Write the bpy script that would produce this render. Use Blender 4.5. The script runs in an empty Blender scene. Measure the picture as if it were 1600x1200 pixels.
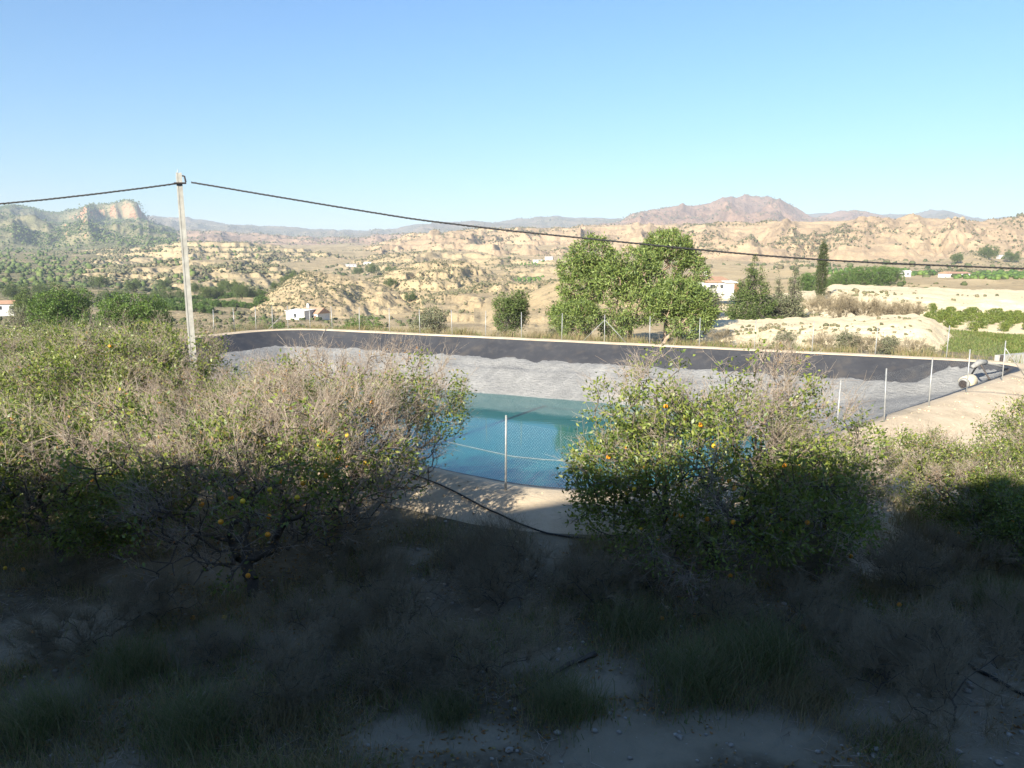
import bpy, math, random
import numpy as np
from mathutils import Vector, Matrix

random.seed(7)
RNG = np.random.default_rng(7)
scene = bpy.context.scene
COL = scene.collection
R = math.radians

# ------------------------------------------------------------------ camera
F_PX, PITCH, CAM_Z = 1180.0, R(9.38), 6.1          # focal length in photo pixels, tilt, height above the rim
cam_d = bpy.data.cameras.new('camera')
cam = bpy.data.objects.new('camera', cam_d); COL.objects.link(cam)
cam_d.sensor_width = 36.0; cam_d.lens = 36.0 * F_PX / 1600.0
cam_d.clip_start = 0.1; cam_d.clip_end = 30000
cam.location = (0, 0, CAM_Z); cam.rotation_euler = (R(90) - PITCH, 0, 0)
scene.camera = cam

# ------------------------------------------------------------------ sky, sun, exposure
SUN_AZ, SUN_EL = R(30), R(25)                       # behind the camera, to its left
to_sun = Vector((-math.sin(SUN_AZ) * math.cos(SUN_EL), -math.cos(SUN_AZ) * math.cos(SUN_EL), math.sin(SUN_EL)))
world = bpy.data.worlds.new('World'); scene.world = world; world.use_nodes = True
nt = world.node_tree; nt.nodes.clear()
sky = nt.nodes.new('ShaderNodeTexSky'); sky.sky_type = 'NISHITA'; sky.sun_disc = False
sky.sun_elevation = SUN_EL; sky.sun_rotation = math.atan2(to_sun.x, to_sun.y)
sky.air_density = 1.4; sky.dust_density = 0.5; sky.ozone_density = 9.0; sky.altitude = 0
bg = nt.nodes.new('ShaderNodeBackground'); bg.inputs['Strength'].default_value = 0.068
wo = nt.nodes.new('ShaderNodeOutputWorld')
nt.links.new(sky.outputs[0], bg.inputs[0]); nt.links.new(bg.outputs[0], wo.inputs[0])
sun_d = bpy.data.lights.new('sun', 'SUN'); sun_d.energy = 5.0; sun_d.angle = R(0.53); sun_d.color = (1.0, 0.93, 0.79)
sun = bpy.data.objects.new('sun', sun_d); COL.objects.link(sun)
sun.rotation_euler = to_sun.to_track_quat('Z', 'Y').to_euler()
vs = scene.view_settings
vs.view_transform = 'Standard'; vs.look = 'None'; vs.gamma = 1.0; vs.use_curve_mapping = False
vs.exposure = 1.5
scene.cycles.max_bounces = 4; scene.cycles.diffuse_bounces = 2; scene.cycles.glossy_bounces = 2
scene.cycles.transmission_bounces = 3; scene.cycles.volume_bounces = 0; scene.cycles.transparent_max_bounces = 4
scene.cycles.use_denoising = True

# ------------------------------------------------------------------ helpers
SP, CP = math.sin(PITCH), math.cos(PITCH)
def at(px, py, D):
    """world point on the ray through a photo pixel at forward distance D"""
    u = (px - 800) / F_PX; v = (600 - py) / F_PX
    k = v * SP + CP
    return (u * D / k, D, CAM_Z + D * (v * CP - SP) / k)
def on_plane(px, py, z):
    u = (px - 800) / F_PX; v = (600 - py) / F_PX
    D = (z - CAM_Z) * (v * SP + CP) / (v * CP - SP)
    return at(px, py, D)
def zpx(py, D):
    v = (600 - np.asarray(py, float)) / F_PX
    return CAM_Z + D * (v * CP - SP) / (v * SP + CP)
KX = 1196.0
def xof(px, D): return (px - 800.0) / KX * D        # sideways metres of a bearing at distance D
def pxof(x, D): return 800.0 + KX * x / D

def _hash(ix, iy, seed):
    h = (ix.astype(np.int64) * 374761393 + iy.astype(np.int64) * 668265263 + seed * 1442695041) & 0xffffffff
    h = ((h ^ (h >> 13)) * 1274126177) & 0xffffffff
    h = (h ^ (h >> 16)) & 0xffffffff
    return h / 4294967295.0
def vnoise(x, y, seed=0):
    x = np.asarray(x, float); y = np.asarray(y, float)
    ix = np.floor(x); iy = np.floor(y); fx = x - ix; fy = y - iy
    fx = fx * fx * fx * (fx * (fx * 6 - 15) + 10); fy = fy * fy * fy * (fy * (fy * 6 - 15) + 10)
    a = _hash(ix, iy, seed); b = _hash(ix + 1, iy, seed); c = _hash(ix, iy + 1, seed); d = _hash(ix + 1, iy + 1, seed)
    return (a * (1 - fx) + b * fx) * (1 - fy) + (c * (1 - fx) + d * fx) * fy
def fbm(x, y, seed=0, oct=4, gain=0.5):
    s = 0; a = 1; t = 0
    for o in range(oct):
        s = s + a * (vnoise(x * 2 ** o + 17.3 * o, y * 2 ** o - 9.1 * o, seed + o) - 0.5); t += a; a *= gain
    return s / t * 2
def ridged(x, y, seed=0, oct=3):
    s = 0; a = 1; t = 0
    for o in range(oct):
        s = s + a * (1 - np.abs(2 * vnoise(x * 2 ** o + 5.7 * o, y * 2 ** o + 3.3 * o, seed + o) - 1)); t += a; a *= 0.5
    return s / t
def sstep(a, b, x):
    t = np.clip((x - a) / (b - a), 0, 1); return t * t * (3 - 2 * t)

def mesh_np(name, verts, faces, smooth=False, mats=None):
    """faces: (n,k) int array, all the same k"""
    verts = np.asarray(verts, np.float32); faces = np.asarray(faces, np.int32)
    me = bpy.data.meshes.new(name)
    me.vertices.add(len(verts)); me.vertices.foreach_set('co', verts.ravel())
    n, k = faces.shape
    me.loops.add(n * k); me.loops.foreach_set('vertex_index', faces.ravel())
    me.polygons.add(n)
    me.polygons.foreach_set('loop_start', np.arange(0, n * k, k, dtype=np.int32))
    me.polygons.foreach_set('loop_total', np.full(n, k, np.int32))
    if smooth: me.polygons.foreach_set('use_smooth', np.ones(n, bool))
    me.update(calc_edges=True)
    for m in (mats or []): me.materials.append(m)
    return me
def link(name, me, parent=None, loc=None, mat=None):
    o = bpy.data.objects.new(name, me); COL.objects.link(o)
    if parent is not None: o.parent = parent
    if loc is not None: o.location = loc
    if mat is not None and me is not None and not me.materials: me.materials.append(mat)
    return o
def tag(o, label=None, cat=None, group=None, kind=None):
    if label: o['label'] = label
    if cat: o['category'] = cat
    if group: o['group'] = group
    if kind: o['kind'] = kind
    return o
def empty(name, loc, rz=0.0, label=None, cat=None, group=None):
    o = bpy.data.objects.new(name, None); COL.objects.link(o)
    o.location = loc; o.rotation_euler = (0, 0, rz); o.empty_display_size = 0.2
    return tag(o, label, cat, group)

class MB:
    """collects boxes, tubes, lathes into one mesh"""
    def __init__(s): s.v = []; s.f = []
    def add(s, v, f):
        b = len(s.v); s.v += [tuple(p) for p in v]; s.f += [tuple(i + b for i in q) for q in f]; return s
    def box(s, x0, x1, y0, y1, z0, z1):
        v = [(x, y, z) for z in (z0, z1) for y in (y0, y1) for x in (x0, x1)]
        return s.add(v, [(0, 2, 3, 1), (4, 5, 7, 6), (0, 1, 5, 4), (2, 6, 7, 3), (0, 4, 6, 2), (1, 3, 7, 5)])
    def tube(s, pts, rad, n=8, caps=True):
        pts = [Vector(p) for p in pts]
        rr = rad if isinstance(rad, (list, tuple)) else [rad] * len(pts)
        rings = []
        for i, p in enumerate(pts):
            d = (pts[min(i + 1, len(pts) - 1)] - pts[max(i - 1, 0)]).normalized()
            a = d.cross(Vector((0, 0, 1)));
            if a.length < 1e-3: a = d.cross(Vector((1, 0, 0)))
            a.normalize(); b = d.cross(a)
            rings.append([p + (a * math.cos(t) + b * math.sin(t)) * rr[i] for t in [2 * math.pi * k / n for k in range(n)]])
        v = [q for r_ in rings for q in r_]; f = []
        for i in range(len(pts) - 1):
            for k in range(n):
                f.append((i * n + k, i * n + (k + 1) % n, (i + 1) * n + (k + 1) % n, (i + 1) * n + k))
        if caps:
            f.append(tuple(range(n))[::-1]); f.append(tuple((len(pts) - 1) * n + k for k in range(n)))
        return s.add(v, f)
    def build(s, name, mat, parent=None, loc=None, smooth=False):
        me = bpy.data.meshes.new(name); me.from_pydata(s.v, [], s.f); me.update()
        if smooth: me.polygons.foreach_set('use_smooth', np.ones(len(me.polygons), bool))
        me.materials.append(mat)
        return link(name, me, parent, loc)

# ------------------------------------------------------------------ materials
class NT:
    def __init__(s, name):
        s.m = bpy.data.materials.new(name); s.m.use_nodes = True
        s.t = s.m.node_tree; s.t.nodes.clear()
        s.out = s.n('ShaderNodeOutputMaterial')
    def n(s, typ, **kw):
        nd = s.t.nodes.new(typ)
        for k, v in kw.items():
            if k.startswith('_'): setattr(nd, k[1:], v)
            else: nd.inputs[k.replace('__', ' ')].default_value = v
        return nd
    def l(s, a, b): s.t.links.new(a, b); return s
    def pos(s): 
        return s.n('ShaderNodeNewGeometry').outputs['Position']
    def obj(s): return s.n('ShaderNodeTexCoord').outputs['Object']
    def noise(s, vec, scale, detail=5, rough=0.55, sc3=None):
        if sc3:
            mp = s.n('ShaderNodeMapping'); mp.inputs['Scale'].default_value = sc3; s.l(vec, mp.inputs[0]); vec = mp.outputs[0]
        nd = s.n('ShaderNodeTexNoise', Scale=scale, Detail=detail, Roughness=rough); s.l(vec, nd.inputs['Vector'])
        return nd.outputs['Fac']
    def ramp(s, fac, stops):
        r_ = s.n('ShaderNodeValToRGB'); e = r_.color_ramp.elements
        while len(e) < len(stops): e.new(0.5)
        for el, (p, c) in zip(e, stops): el.position = p; el.color = (*c, 1) if len(c) == 3 else c
        s.l(fac, r_.inputs[0]); return r_.outputs[0]
    def mix(s, fac, a, b, mode='MIX'):
        m_ = s.n('ShaderNodeMix', _data_type='RGBA', _blend_type=mode)
        for sock, v in ((m_.inputs[0], fac), (m_.inputs[6], a), (m_.inputs[7], b)):
            if isinstance(v, (int, float)): sock.default_value = v
            elif isinstance(v, tuple): sock.default_value = (*v, 1)
            else: s.l(v, sock)
        return m_.outputs[2]
    def math(s, op, a, b=0.0, c=None):
        m_ = s.n('ShaderNodeMath', _operation=op)
        for sock, v in zip(m_.inputs, (a, b) if c is None else (a, b, c)):
            if isinstance(v, (int, float)): sock.default_value = v
            else: s.l(v, sock)
        return m_.outputs[0]
    def step(s, v, lo, hi):
        m_ = s.n('ShaderNodeMapRange', _interpolation_type='SMOOTHSTEP'); s.l(v, m_.inputs[0])
        m_.inputs[1].default_value = lo; m_.inputs[2].default_value = hi; return m_.outputs[0]
    def bump(s, h, strength=0.3, dist=0.1):
        b = s.n('ShaderNodeBump', Strength=strength, Distance=dist); s.l(h, b.inputs['Height']); return b.outputs[0]
    def bsdf(s, color, rough=0.9, metal=0.0, spec=0.2, normal=None, **kw):
        b = s.n('ShaderNodeBsdfPrincipled')
        for k, v in (('Base Color', color), ('Roughness', rough), ('Metallic', metal), ('Specular IOR Level', spec)):
            if isinstance(v, (int, float)): b.inputs[k].default_value = v
            elif isinstance(v, tuple): b.inputs[k].default_value = (*v, 1)
            else: s.l(v, b.inputs[k])
        if normal is not None: s.l(normal, b.inputs['Normal'])
        s.l(b.outputs[0], s.out.inputs[0]); s.b = b; return s.m

def plain(name, c1, c2, scale, rough=0.8, spec=0.25, metal=0.0, bump=0.2, dist=0.02):
    k = NT(name); p = k.obj(); n = k.noise(p, scale, 6, 0.6)
    return k.bsdf(k.ramp(n, [(0.3, c1), (0.7, c2)]), rough, metal, spec, k.bump(n, bump, dist))

def soil(name, light, mid, dark, veg, scale, strata=0.0, vegamt=0.5, rock=None, rock_lo=0.5, rock_hi=0.75, bump_d=0.5, step_m=4.0):
    """bare earth with mineral patches, thin layers and low scrub; scale = 1 / metres of the main patches"""
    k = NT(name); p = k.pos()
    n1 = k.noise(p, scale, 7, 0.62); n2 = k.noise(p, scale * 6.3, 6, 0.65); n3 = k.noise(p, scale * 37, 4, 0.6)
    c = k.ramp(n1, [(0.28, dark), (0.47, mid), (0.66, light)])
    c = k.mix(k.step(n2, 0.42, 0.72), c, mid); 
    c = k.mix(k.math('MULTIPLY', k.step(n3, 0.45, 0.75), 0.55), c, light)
    if strata > 0:                                    # sediment layers
        s_ = k.n('ShaderNodeSeparateXYZ'); k.l(p, s_.inputs[0])
        z = k.math('ADD', s_.outputs[2], k.math('MULTIPLY', n1, step_m * 1.6))
        cmb = k.n('ShaderNodeCombineXYZ'); k.l(k.math('MULTIPLY', z, 1.0 / step_m), cmb.inputs[2])
        ns = k.noise(cmb.outputs[0], 1.0, 5, 0.75)
        c = k.mix(k.math('MULTIPLY', k.step(ns, 0.47, 0.62), strata), c, light)
        c = k.mix(k.math('MULTIPLY', k.step(ns, 0.46, 0.30), strata * 0.8), c, dark)
    if rock:
        g = k.n('ShaderNodeNewGeometry'); sx = k.n('ShaderNodeSeparateXYZ'); k.l(g.outputs['True Normal'], sx.inputs[0])
        c = k.mix(k.step(sx.outputs[2], rock_hi, rock_lo), c, rock)
    v1 = k.noise(p, scale * 1.7, 6, 0.6); v2 = k.noise(p, scale * 18, 5, 0.7)
    at_ = k.n('ShaderNodeAttribute', _attribute_name='veg')
    vm = k.math('ADD', k.math('MULTIPLY', v1, 0.55), k.math('MULTIPLY', v2, 0.6))
    vm = k.math('ADD', vm, k.math('MULTIPLY', k.math('SUBTRACT', at_.outputs['Fac'], 0.5), 0.9))
    vmask = k.step(vm, 0.66, 0.80)
    c = k.mix(k.math('MULTIPLY', vmask, vegamt), c, veg)
    bt = k.n('ShaderNodeAttribute', _attribute_name='bare'); c = k.mix(bt.outputs['Fac'], c, k.mix(n2, (0.31, 0.265, 0.19), (0.17, 0.145, 0.10)))
    h = k.math('ADD', k.math('MULTIPLY', n2, 1.0), k.math('ADD', k.math('MULTIPLY', n3, 0.35), k.math('MULTIPLY', vmask, 0.5)))
    return k.bsdf(c, 0.95, 0, 0.1, k.bump(h, 0.7, bump_d))

def leafmat(name, cols, trans=0.35, rough=0.5, spec=0.35, tcol=(0.25, 0.35, 0.03)):
    k = NT(name); g = k.n('ShaderNodeNewGeometry')
    n = len(cols); c = k.ramp(g.outputs['Random Per Island'], [(i / (n - 1), q) for i, q in enumerate(cols)])
    b = k.n('ShaderNodeBsdfPrincipled'); b.inputs['Roughness'].default_value = rough; b.inputs['Specular IOR Level'].default_value = spec
    k.l(c, b.inputs['Base Color'])
    t = k.n('ShaderNodeBsdfTranslucent'); k.l(k.mix(0.5, c, tcol), t.inputs[0])
    ms = k.n('ShaderNodeMixShader'); ms.inputs[0].default_value = trans
    k.l(b.outputs[0], ms.inputs[1]); k.l(t.outputs[0], ms.inputs[2]); k.l(ms.outputs[0], k.out.inputs[0]); return k.m

TAN_L, TAN_M, TAN_D = (0.46, 0.36, 0.21), (0.33, 0.25, 0.145), (0.19, 0.15, 0.10)
SCRUB = (0.085, 0.095, 0.045)
M = {}
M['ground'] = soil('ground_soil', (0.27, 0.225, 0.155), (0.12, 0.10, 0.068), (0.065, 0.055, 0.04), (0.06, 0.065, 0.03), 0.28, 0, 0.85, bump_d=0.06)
M['valley'] = soil('valley_soil', TAN_L, TAN_M, TAN_D, SCRUB, 0.03, 0.3, 0.75, bump_d=0.6)
M['bad'] = soil('badland_soil', (0.43, 0.335, 0.195), (0.32, 0.245, 0.145), (0.20, 0.155, 0.10), SCRUB, 0.035, 0.4, 0.75, bump_d=1.0, step_m=3.0)
M['tan'] = soil('tan_hill_soil', (0.44, 0.325, 0.195), (0.325, 0.235, 0.15), (0.20, 0.145, 0.10), (0.15, 0.13, 0.07), 0.014, 0.6, 0.55, bump_d=3, step_m=7.0)
M['bench'] = soil('bench_soil', (0.43, 0.335, 0.195), (0.30, 0.235, 0.14), (0.19, 0.16, 0.10), SCRUB, 0.016, 0.45, 0.8, bump_d=2, step_m=7.0)
M['forest'] = soil('forest_slope', (0.27, 0.23, 0.13), (0.155, 0.15, 0.08), (0.095, 0.105, 0.052), (0.065, 0.08, 0.036), 0.006, 0.0, 0.85, rock=(0.44, 0.22, 0.13), rock_lo=0.50, rock_hi=0.68, bump_d=10)
M['red'] = soil('red_mountain_rock', (0.37, 0.235, 0.155), (0.26, 0.165, 0.115), (0.15, 0.105, 0.08), (0.10, 0.09, 0.055), 0.006, 0.3, 0.65, bump_d=22, step_m=25.0)
M['far'] = soil('far_ridge_slope', (0.26, 0.19, 0.13), (0.16, 0.135, 0.09), (0.095, 0.09, 0.06), (0.06, 0.075, 0.04), 0.0035, 0.0, 0.85, bump_d=20)
M['mauve'] = soil('mauve_slope', (0.40, 0.28, 0.19), (0.26, 0.18, 0.13), (0.16, 0.12, 0.09), (0.08, 0.085, 0.05), 0.007, 0.4, 0.6, bump_d=6, step_m=14)
M['pale'] = soil('pale_marl', (0.74, 0.62, 0.42), (0.62, 0.50, 0.32), (0.45, 0.35, 0.22), (0.16, 0.14, 0.07), 0.12, 0.25, 0.45, bump_d=0.25, step_m=0.8)
M['rim'] = soil('rim_earth', (0.60, 0.49, 0.35), (0.50, 0.40, 0.28), (0.36, 0.29, 0.20), (0.25, 0.22, 0.12), 0.8, 0, 0.3, bump_d=0.04)
M['field'] = soil('green_field', (0.26, 0.23, 0.10), (0.13, 0.15, 0.045), (0.085, 0.11, 0.03), (0.10, 0.14, 0.035), 0.25, 0, 0.6, bump_d=0.2)

# black liner: dusty geomembrane, light on its wrinkles painted in as upright streaks
k = NT('black_liner'); p = k.pos()
n1 = k.noise(p, 0.35, 6, 0.65); n2 = k.noise(p, 2.5, 5, 0.6, (1, 1, 0.25)); n3 = k.noise(p, 0.9, 4, 0.5, (1, 1, 0.1))
c = k.ramp(n1, [(0.3, (0.030, 0.031, 0.036)), (0.7, (0.052, 0.052, 0.056))])
c = k.mix(k.math('MULTIPLY', k.step(n2, 0.5, 0.75), 0.35), c, (0.10, 0.095, 0.09))
c = k.mix(k.math('MULTIPLY', k.step(n3, 0.5, 0.72), 0.45), c, (0.10, 0.085, 0.07))
M['liner'] = k.bsdf(c, 0.62, 0, 0.35, k.bump(k.math('ADD', n1, k.math('MULTIPLY', n2, 0.3)), 0.4, 0.12))
# dried silt on the liner
k = NT('dried_silt'); p = k.pos()
mp = k.n('ShaderNodeMapping'); mp.inputs['Rotation'].default_value = (0, 0, R(-42)); k.l(p, mp.inputs[0])
n1 = k.noise(p, 0.45, 8, 0.72); n2 = k.noise(p, 2.2, 7, 0.72, (1, 1, 6)); n3 = k.noise(p, 9, 5, 0.65); n4 = k.noise(mp.outputs[0], 0.5, 6, 0.65, (0.25, 2.4, 1))
c = k.ramp(n1, [(0.28, (0.17, 0.17, 0.17)), (0.5, (0.245, 0.243, 0.237)), (0.72, (0.33, 0.322, 0.308))])
c = k.mix(k.math('MULTIPLY', k.step(n2, 0.46, 0.66), 0.5), c, (0.17, 0.17, 0.17))
c = k.mix(k.math('MULTIPLY', k.step(n4, 0.52, 0.68), 0.5), c, (0.34, 0.335, 0.322))
c = k.mix(k.math('MULTIPLY', k.step(n3, 0.55, 0.72), 0.3), c, (0.36, 0.352, 0.336))
M['silt'] = k.bsdf(c, 0.9, 0, 0.15, k.bump(k.math('ADD', k.math('ADD', n2, n1), k.math('MULTIPLY', n3, 0.5)), 1.0, 0.16))
# water
k = NT('reservoir_water'); p = k.pos()
n1 = k.noise(p, 0.06, 4, 0.5); n2 = k.noise(p, 1.3, 4, 0.55, (1, 2.2, 1)); n3 = k.noise(p, 5.0, 3, 0.5)
c = k.ramp(n1, [(0.3, (0.012, 0.110, 0.122)), (0.7, (0.018, 0.130, 0.120))])
M['water'] = k.bsdf(c, 0.04, 0, 0.5, k.bump(k.math('ADD', n2, k.math('MULTIPLY', n3, 0.25)), 0.12, 0.02))
k.b.inputs['IOR'].default_value = 1.36
M['galv'] = plain('galvanised_steel', (0.26, 0.265, 0.26), (0.40, 0.40, 0.385), 14, 0.5, 0.4, 0.35, 0.1, 0.005)
M['concrete'] = plain('weathered_concrete', (0.30, 0.29, 0.26), (0.43, 0.42, 0.38), 5, 0.9, 0.15, 0, 0.4, 0.01)
M['cable'] = plain('black_cable', (0.02, 0.02, 0.022), (0.035, 0.035, 0.035), 20, 0.6, 0.3)
M['hose'] = plain('black_hose', (0.012, 0.012, 0.013), (0.03, 0.03, 0.03), 8, 0.55, 0.35)
M['rust'] = plain('dark_steel', (0.03, 0.028, 0.03), (0.08, 0.06, 0.05), 9, 0.6, 0.3, 0.3)
M['cream'] = plain('cream_drum', (0.55, 0.46, 0.30), (0.70, 0.60, 0.42), 4, 0.7, 0.3)
M['drumend'] = plain('grey_drum_end', (0.20, 0.20, 0.19), (0.33, 0.32, 0.30), 6, 0.7, 0.3)
M['white'] = plain('whitewash', (0.54, 0.52, 0.48), (0.66, 0.64, 0.60), 1.5, 0.9, 0.1)
M['tile'] = plain('terracotta_tiles', (0.34, 0.19, 0.12), (0.46, 0.29, 0.19), 2.5, 0.85, 0.15, 0, 0.5, 0.05)
M['greyroof'] = plain('grey_sheet_roof', (0.40, 0.38, 0.36), (0.52, 0.50, 0.48), 1.5, 0.8, 0.2)
M['glass'] = plain('dark_window', (0.03, 0.035, 0.04), (0.06, 0.065, 0.07), 3, 0.2, 0.5)
M['door'] = plain('brown_door', (0.16, 0.09, 0.05), (0.24, 0.14, 0.08), 4, 0.7, 0.2)
M['stone'] = plain('pale_stone', (0.20, 0.18, 0.15), (0.42, 0.39, 0.34), 8, 0.9, 0.15, 0, 0.5, 0.02)
M['orange'] = plain('orange_peel', (0.72, 0.26, 0.012), (0.85, 0.36, 0.02), 9, 0.45, 0.4, 0, 0.1, 0.004)
M['yellow'] = plain('yellow_fruit', (0.75, 0.45, 0.02), (0.82, 0.55, 0.04), 9, 0.45, 0.4, 0, 0.1, 0.004)
M['bark'] = plain('citrus_bark', (0.075, 0.062, 0.05), (0.14, 0.12, 0.10), 12, 0.9, 0.1, 0, 0.6, 0.02)
M['eubark'] = plain('eucalyptus_bark', (0.24, 0.17, 0.12), (0.42, 0.32, 0.23), 4, 0.85, 0.15, 0, 0.4, 0.03)
M['twig'] = leafmat('dead_twigs', [(0.20, 0.155, 0.12), (0.36, 0.30, 0.24), (0.46, 0.40, 0.33), (0.30, 0.20, 0.13)], 0.0, 0.9, 0.1)
M['citrus'] = leafmat('citrus_leaves', [(0.07, 0.11, 0.03), (0.13, 0.18, 0.04), (0.20, 0.25, 0.05), (0.30, 0.32, 0.07), (0.10, 0.15, 0.035), (0.25, 0.29, 0.06)], 0.35, 0.42, 0.45, (0.30, 0.42, 0.03))
M['dryleaf'] = leafmat('dry_leaves', [(0.22, 0.14, 0.06), (0.32, 0.22, 0.09), (0.28, 0.13, 0.05), (0.30, 0.27, 0.10)], 0.25, 0.7, 0.2, (0.35, 0.22, 0.05))
M['euc'] = leafmat('eucalyptus_leaves', [(0.09, 0.14, 0.045), (0.15, 0.21, 0.055), (0.24, 0.30, 0.075), (0.18, 0.23, 0.07)], 0.3, 0.5, 0.35, (0.25, 0.28, 0.05))
M['pine'] = leafmat('pine_needles', [(0.06, 0.09, 0.03), (0.10, 0.14, 0.04), (0.15, 0.19, 0.055)], 0.2, 0.7, 0.2, (0.15, 0.2, 0.04))
M['bushgreen'] = leafmat('bright_bush_leaves', [(0.06, 0.11, 0.025), (0.10, 0.17, 0.035), (0.16, 0.23, 0.05)], 0.3, 0.5, 0.3, (0.2, 0.3, 0.03))
M['olive'] = leafmat('grey_green_leaves', [(0.10, 0.115, 0.065), (0.16, 0.17, 0.09), (0.22, 0.22, 0.13)], 0.2, 0.6, 0.25, (0.2, 0.2, 0.08))
M['cypress'] = leafmat('cypress_leaves', [(0.04, 0.06, 0.022), (0.065, 0.085, 0.03), (0.09, 0.11, 0.04)], 0.15, 0.7, 0.2, (0.12, 0.16, 0.03))
M['scrub'] = leafmat('scrub_leaves', [(0.04, 0.052, 0.022), (0.065, 0.08, 0.032), (0.09, 0.10, 0.045), (0.12, 0.105, 0.06)], 0.0, 0.8, 0.1)
M['dryscrub'] = leafmat('dry_scrub', [(0.075, 0.08, 0.042), (0.11, 0.11, 0.06), (0.15, 0.14, 0.08), (0.19, 0.16, 0.10)], 0.0, 0.85, 0.1)
M['drygrass'] = leafmat('dry_grass', [(0.26, 0.21, 0.11), (0.36, 0.30, 0.16), (0.30, 0.22, 0.12), (0.20, 0.20, 0.08)], 0.3, 0.8, 0.1, (0.4, 0.32, 0.12))
M['greengrass'] = leafmat('green_grass', [(0.09, 0.13, 0.03), (0.13, 0.18, 0.045), (0.18, 0.21, 0.06), (0.24, 0.21, 0.09)], 0.3, 0.7, 0.15, (0.25, 0.3, 0.05))
M['clump'] = leafmat('clump_grass', [(0.10, 0.12, 0.05), (0.15, 0.165, 0.07), (0.22, 0.21, 0.11), (0.28, 0.24, 0.14)], 0.4, 0.7, 0.15, (0.3, 0.36, 0.08))
M['greytwig'] = leafmat('grey_brush', [(0.20, 0.165, 0.11), (0.32, 0.27, 0.18), (0.26, 0.205, 0.13)], 0.0, 0.9, 0.1)

# ------------------------------------------------------------------ terrain functions
N_, R_, F_, L_ = (2.3, 17.9), (30.5, 43.5), (-20.0, 66.5), (-32.0, 45.5)     # corners of the reservoir's rim
def chaikin(pts, n):
    pts = [np.array(p, float) for p in pts]
    for _ in range(n):
        q = []
        for i in range(len(pts)):
            a, b = pts[i], pts[(i + 1) % len(pts)]
            q += [a * 0.75 + b * 0.25, a * 0.25 + b * 0.75]
        pts = q
    return np.array(pts)
def rounded(corners, rad, seg=7):
    out = []; n = len(corners)
    for i in range(n):
        p0, p1, p2 = (np.array(corners[(i + j) % n], float) for j in (-1, 0, 1))
        a = p1 + (p0 - p1) / np.linalg.norm(p0 - p1) * rad; b = p1 + (p2 - p1) / np.linalg.norm(p2 - p1) * rad
        for t in np.linspace(0, 1, seg): out.append((1 - t) ** 2 * a + 2 * t * (1 - t) * p1 + t * t * b)
    return np.array(out)
POLY = rounded([N_, R_, F_, L_], 4.5)
def resample(poly, step):
    P = np.vstack([poly, poly[:1]]); d = np.r_[0, np.cumsum(np.linalg.norm(np.diff(P, axis=0), axis=1))]
    n = int(d[-1] / step); s = np.linspace(0, d[-1], n, endpoint=False)
    return np.c_[np.interp(s, d, P[:, 0]), np.interp(s, d, P[:, 1])]
def sdist(x, y, poly=POLY):
    """signed distance to the rim, negative inside"""
    x = np.asarray(x, float); y = np.asarray(y, float)
    best = np.full(x.shape, 1e18); inside = np.zeros(x.shape, bool)
    for i in range(len(poly)):
        ax, ay = poly[i]; bx, by = poly[(i + 1) % len(poly)]
        dx, dy = bx - ax, by - ay; L2 = dx * dx + dy * dy
        if L2 < 1e-12: continue
        t = np.clip(((x - ax) * dx + (y - ay) * dy) / L2, 0, 1)
        best = np.minimum(best, (x - ax - t * dx) ** 2 + (y - ay - t * dy) ** 2)
        if ay != by:
            c_ = ((ay > y) != (by > y)) & (x < (bx - ax) * (y - ay) / (by - ay) + ax); inside ^= c_
    d = np.sqrt(best); return np.where(inside, -d, d)

PXK = np.array([-900, 0, 250, 450, 600, 800, 1000, 1200, 1400, 1600, 2500], float)
DK = np.array([30, 60, 90, 130, 200, 300, 450, 700, 1000, 1500, 2500, 7000], float)
ZT = np.array([   # ground level: rows = distance, columns = bearing
    [-.8, -.8, -.7, -.7, -.6, -.6, -.6, -.6, -.6, -.7, -.7],
    [-1.5, -1.5, -1.2, -.8, -.8, -.9, -.9, -.8, -.8, -1.5, -2],
    [-3, -3, -3, -3.5, -3.5, -3.5, -2.5, -1.8, -1.5, -1.7, -2],
    [-5, -5, -6, -7, -7, -6, -4, -3.0, -1.8, -2.2, -2],
    [-9, -9, -11, -11, -11, -11, -7, -4, -3, -3, -3],
    [-11, -11, -12, -13.5, -14, -14, -8, -4, -3, -3, -3],
    [-8, -8, -12, -12, -13, -11, -4, -3, -1, -1, 0],
    [2, 2, -4, -4, -4, 2, 6, 3, 5, 6, 8],
    [15, 15, 12, 12, 12, 18, 20, 12, 14, 18, 20],
    [26, 26, 34, 30, 32, 46, 50, 40, 40, 50, 50],
    [60, 60, 80, 60, 60, 80, 80, 80, 80, 80, 80],
    [60, 60, 80, 60, 60, 80, 80, 80, 80, 80, 80]], float)
def base_polar(px, D):
    px = np.clip(px, PXK[0], PXK[-1]); D = np.clip(D, DK[0], DK[-1])
    i = np.clip(np.searchsorted(PXK, px) - 1, 0, len(PXK) - 2); j = np.clip(np.searchsorted(DK, D) - 1, 0, len(DK) - 2)
    fx = (px - PXK[i]) / (PXK[i + 1] - PXK[i]); fx = fx * fx * (3 - 2 * fx)
    fy = (np.log(D) - np.log(DK[j])) / (np.log(DK[j + 1]) - np.log(DK[j]))
    return (ZT[j, i] * (1 - fx) + ZT[j, i + 1] * fx) * (1 - fy) + (ZT[j + 1, i] * (1 - fx) + ZT[j + 1, i + 1] * fx) * fy

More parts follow.
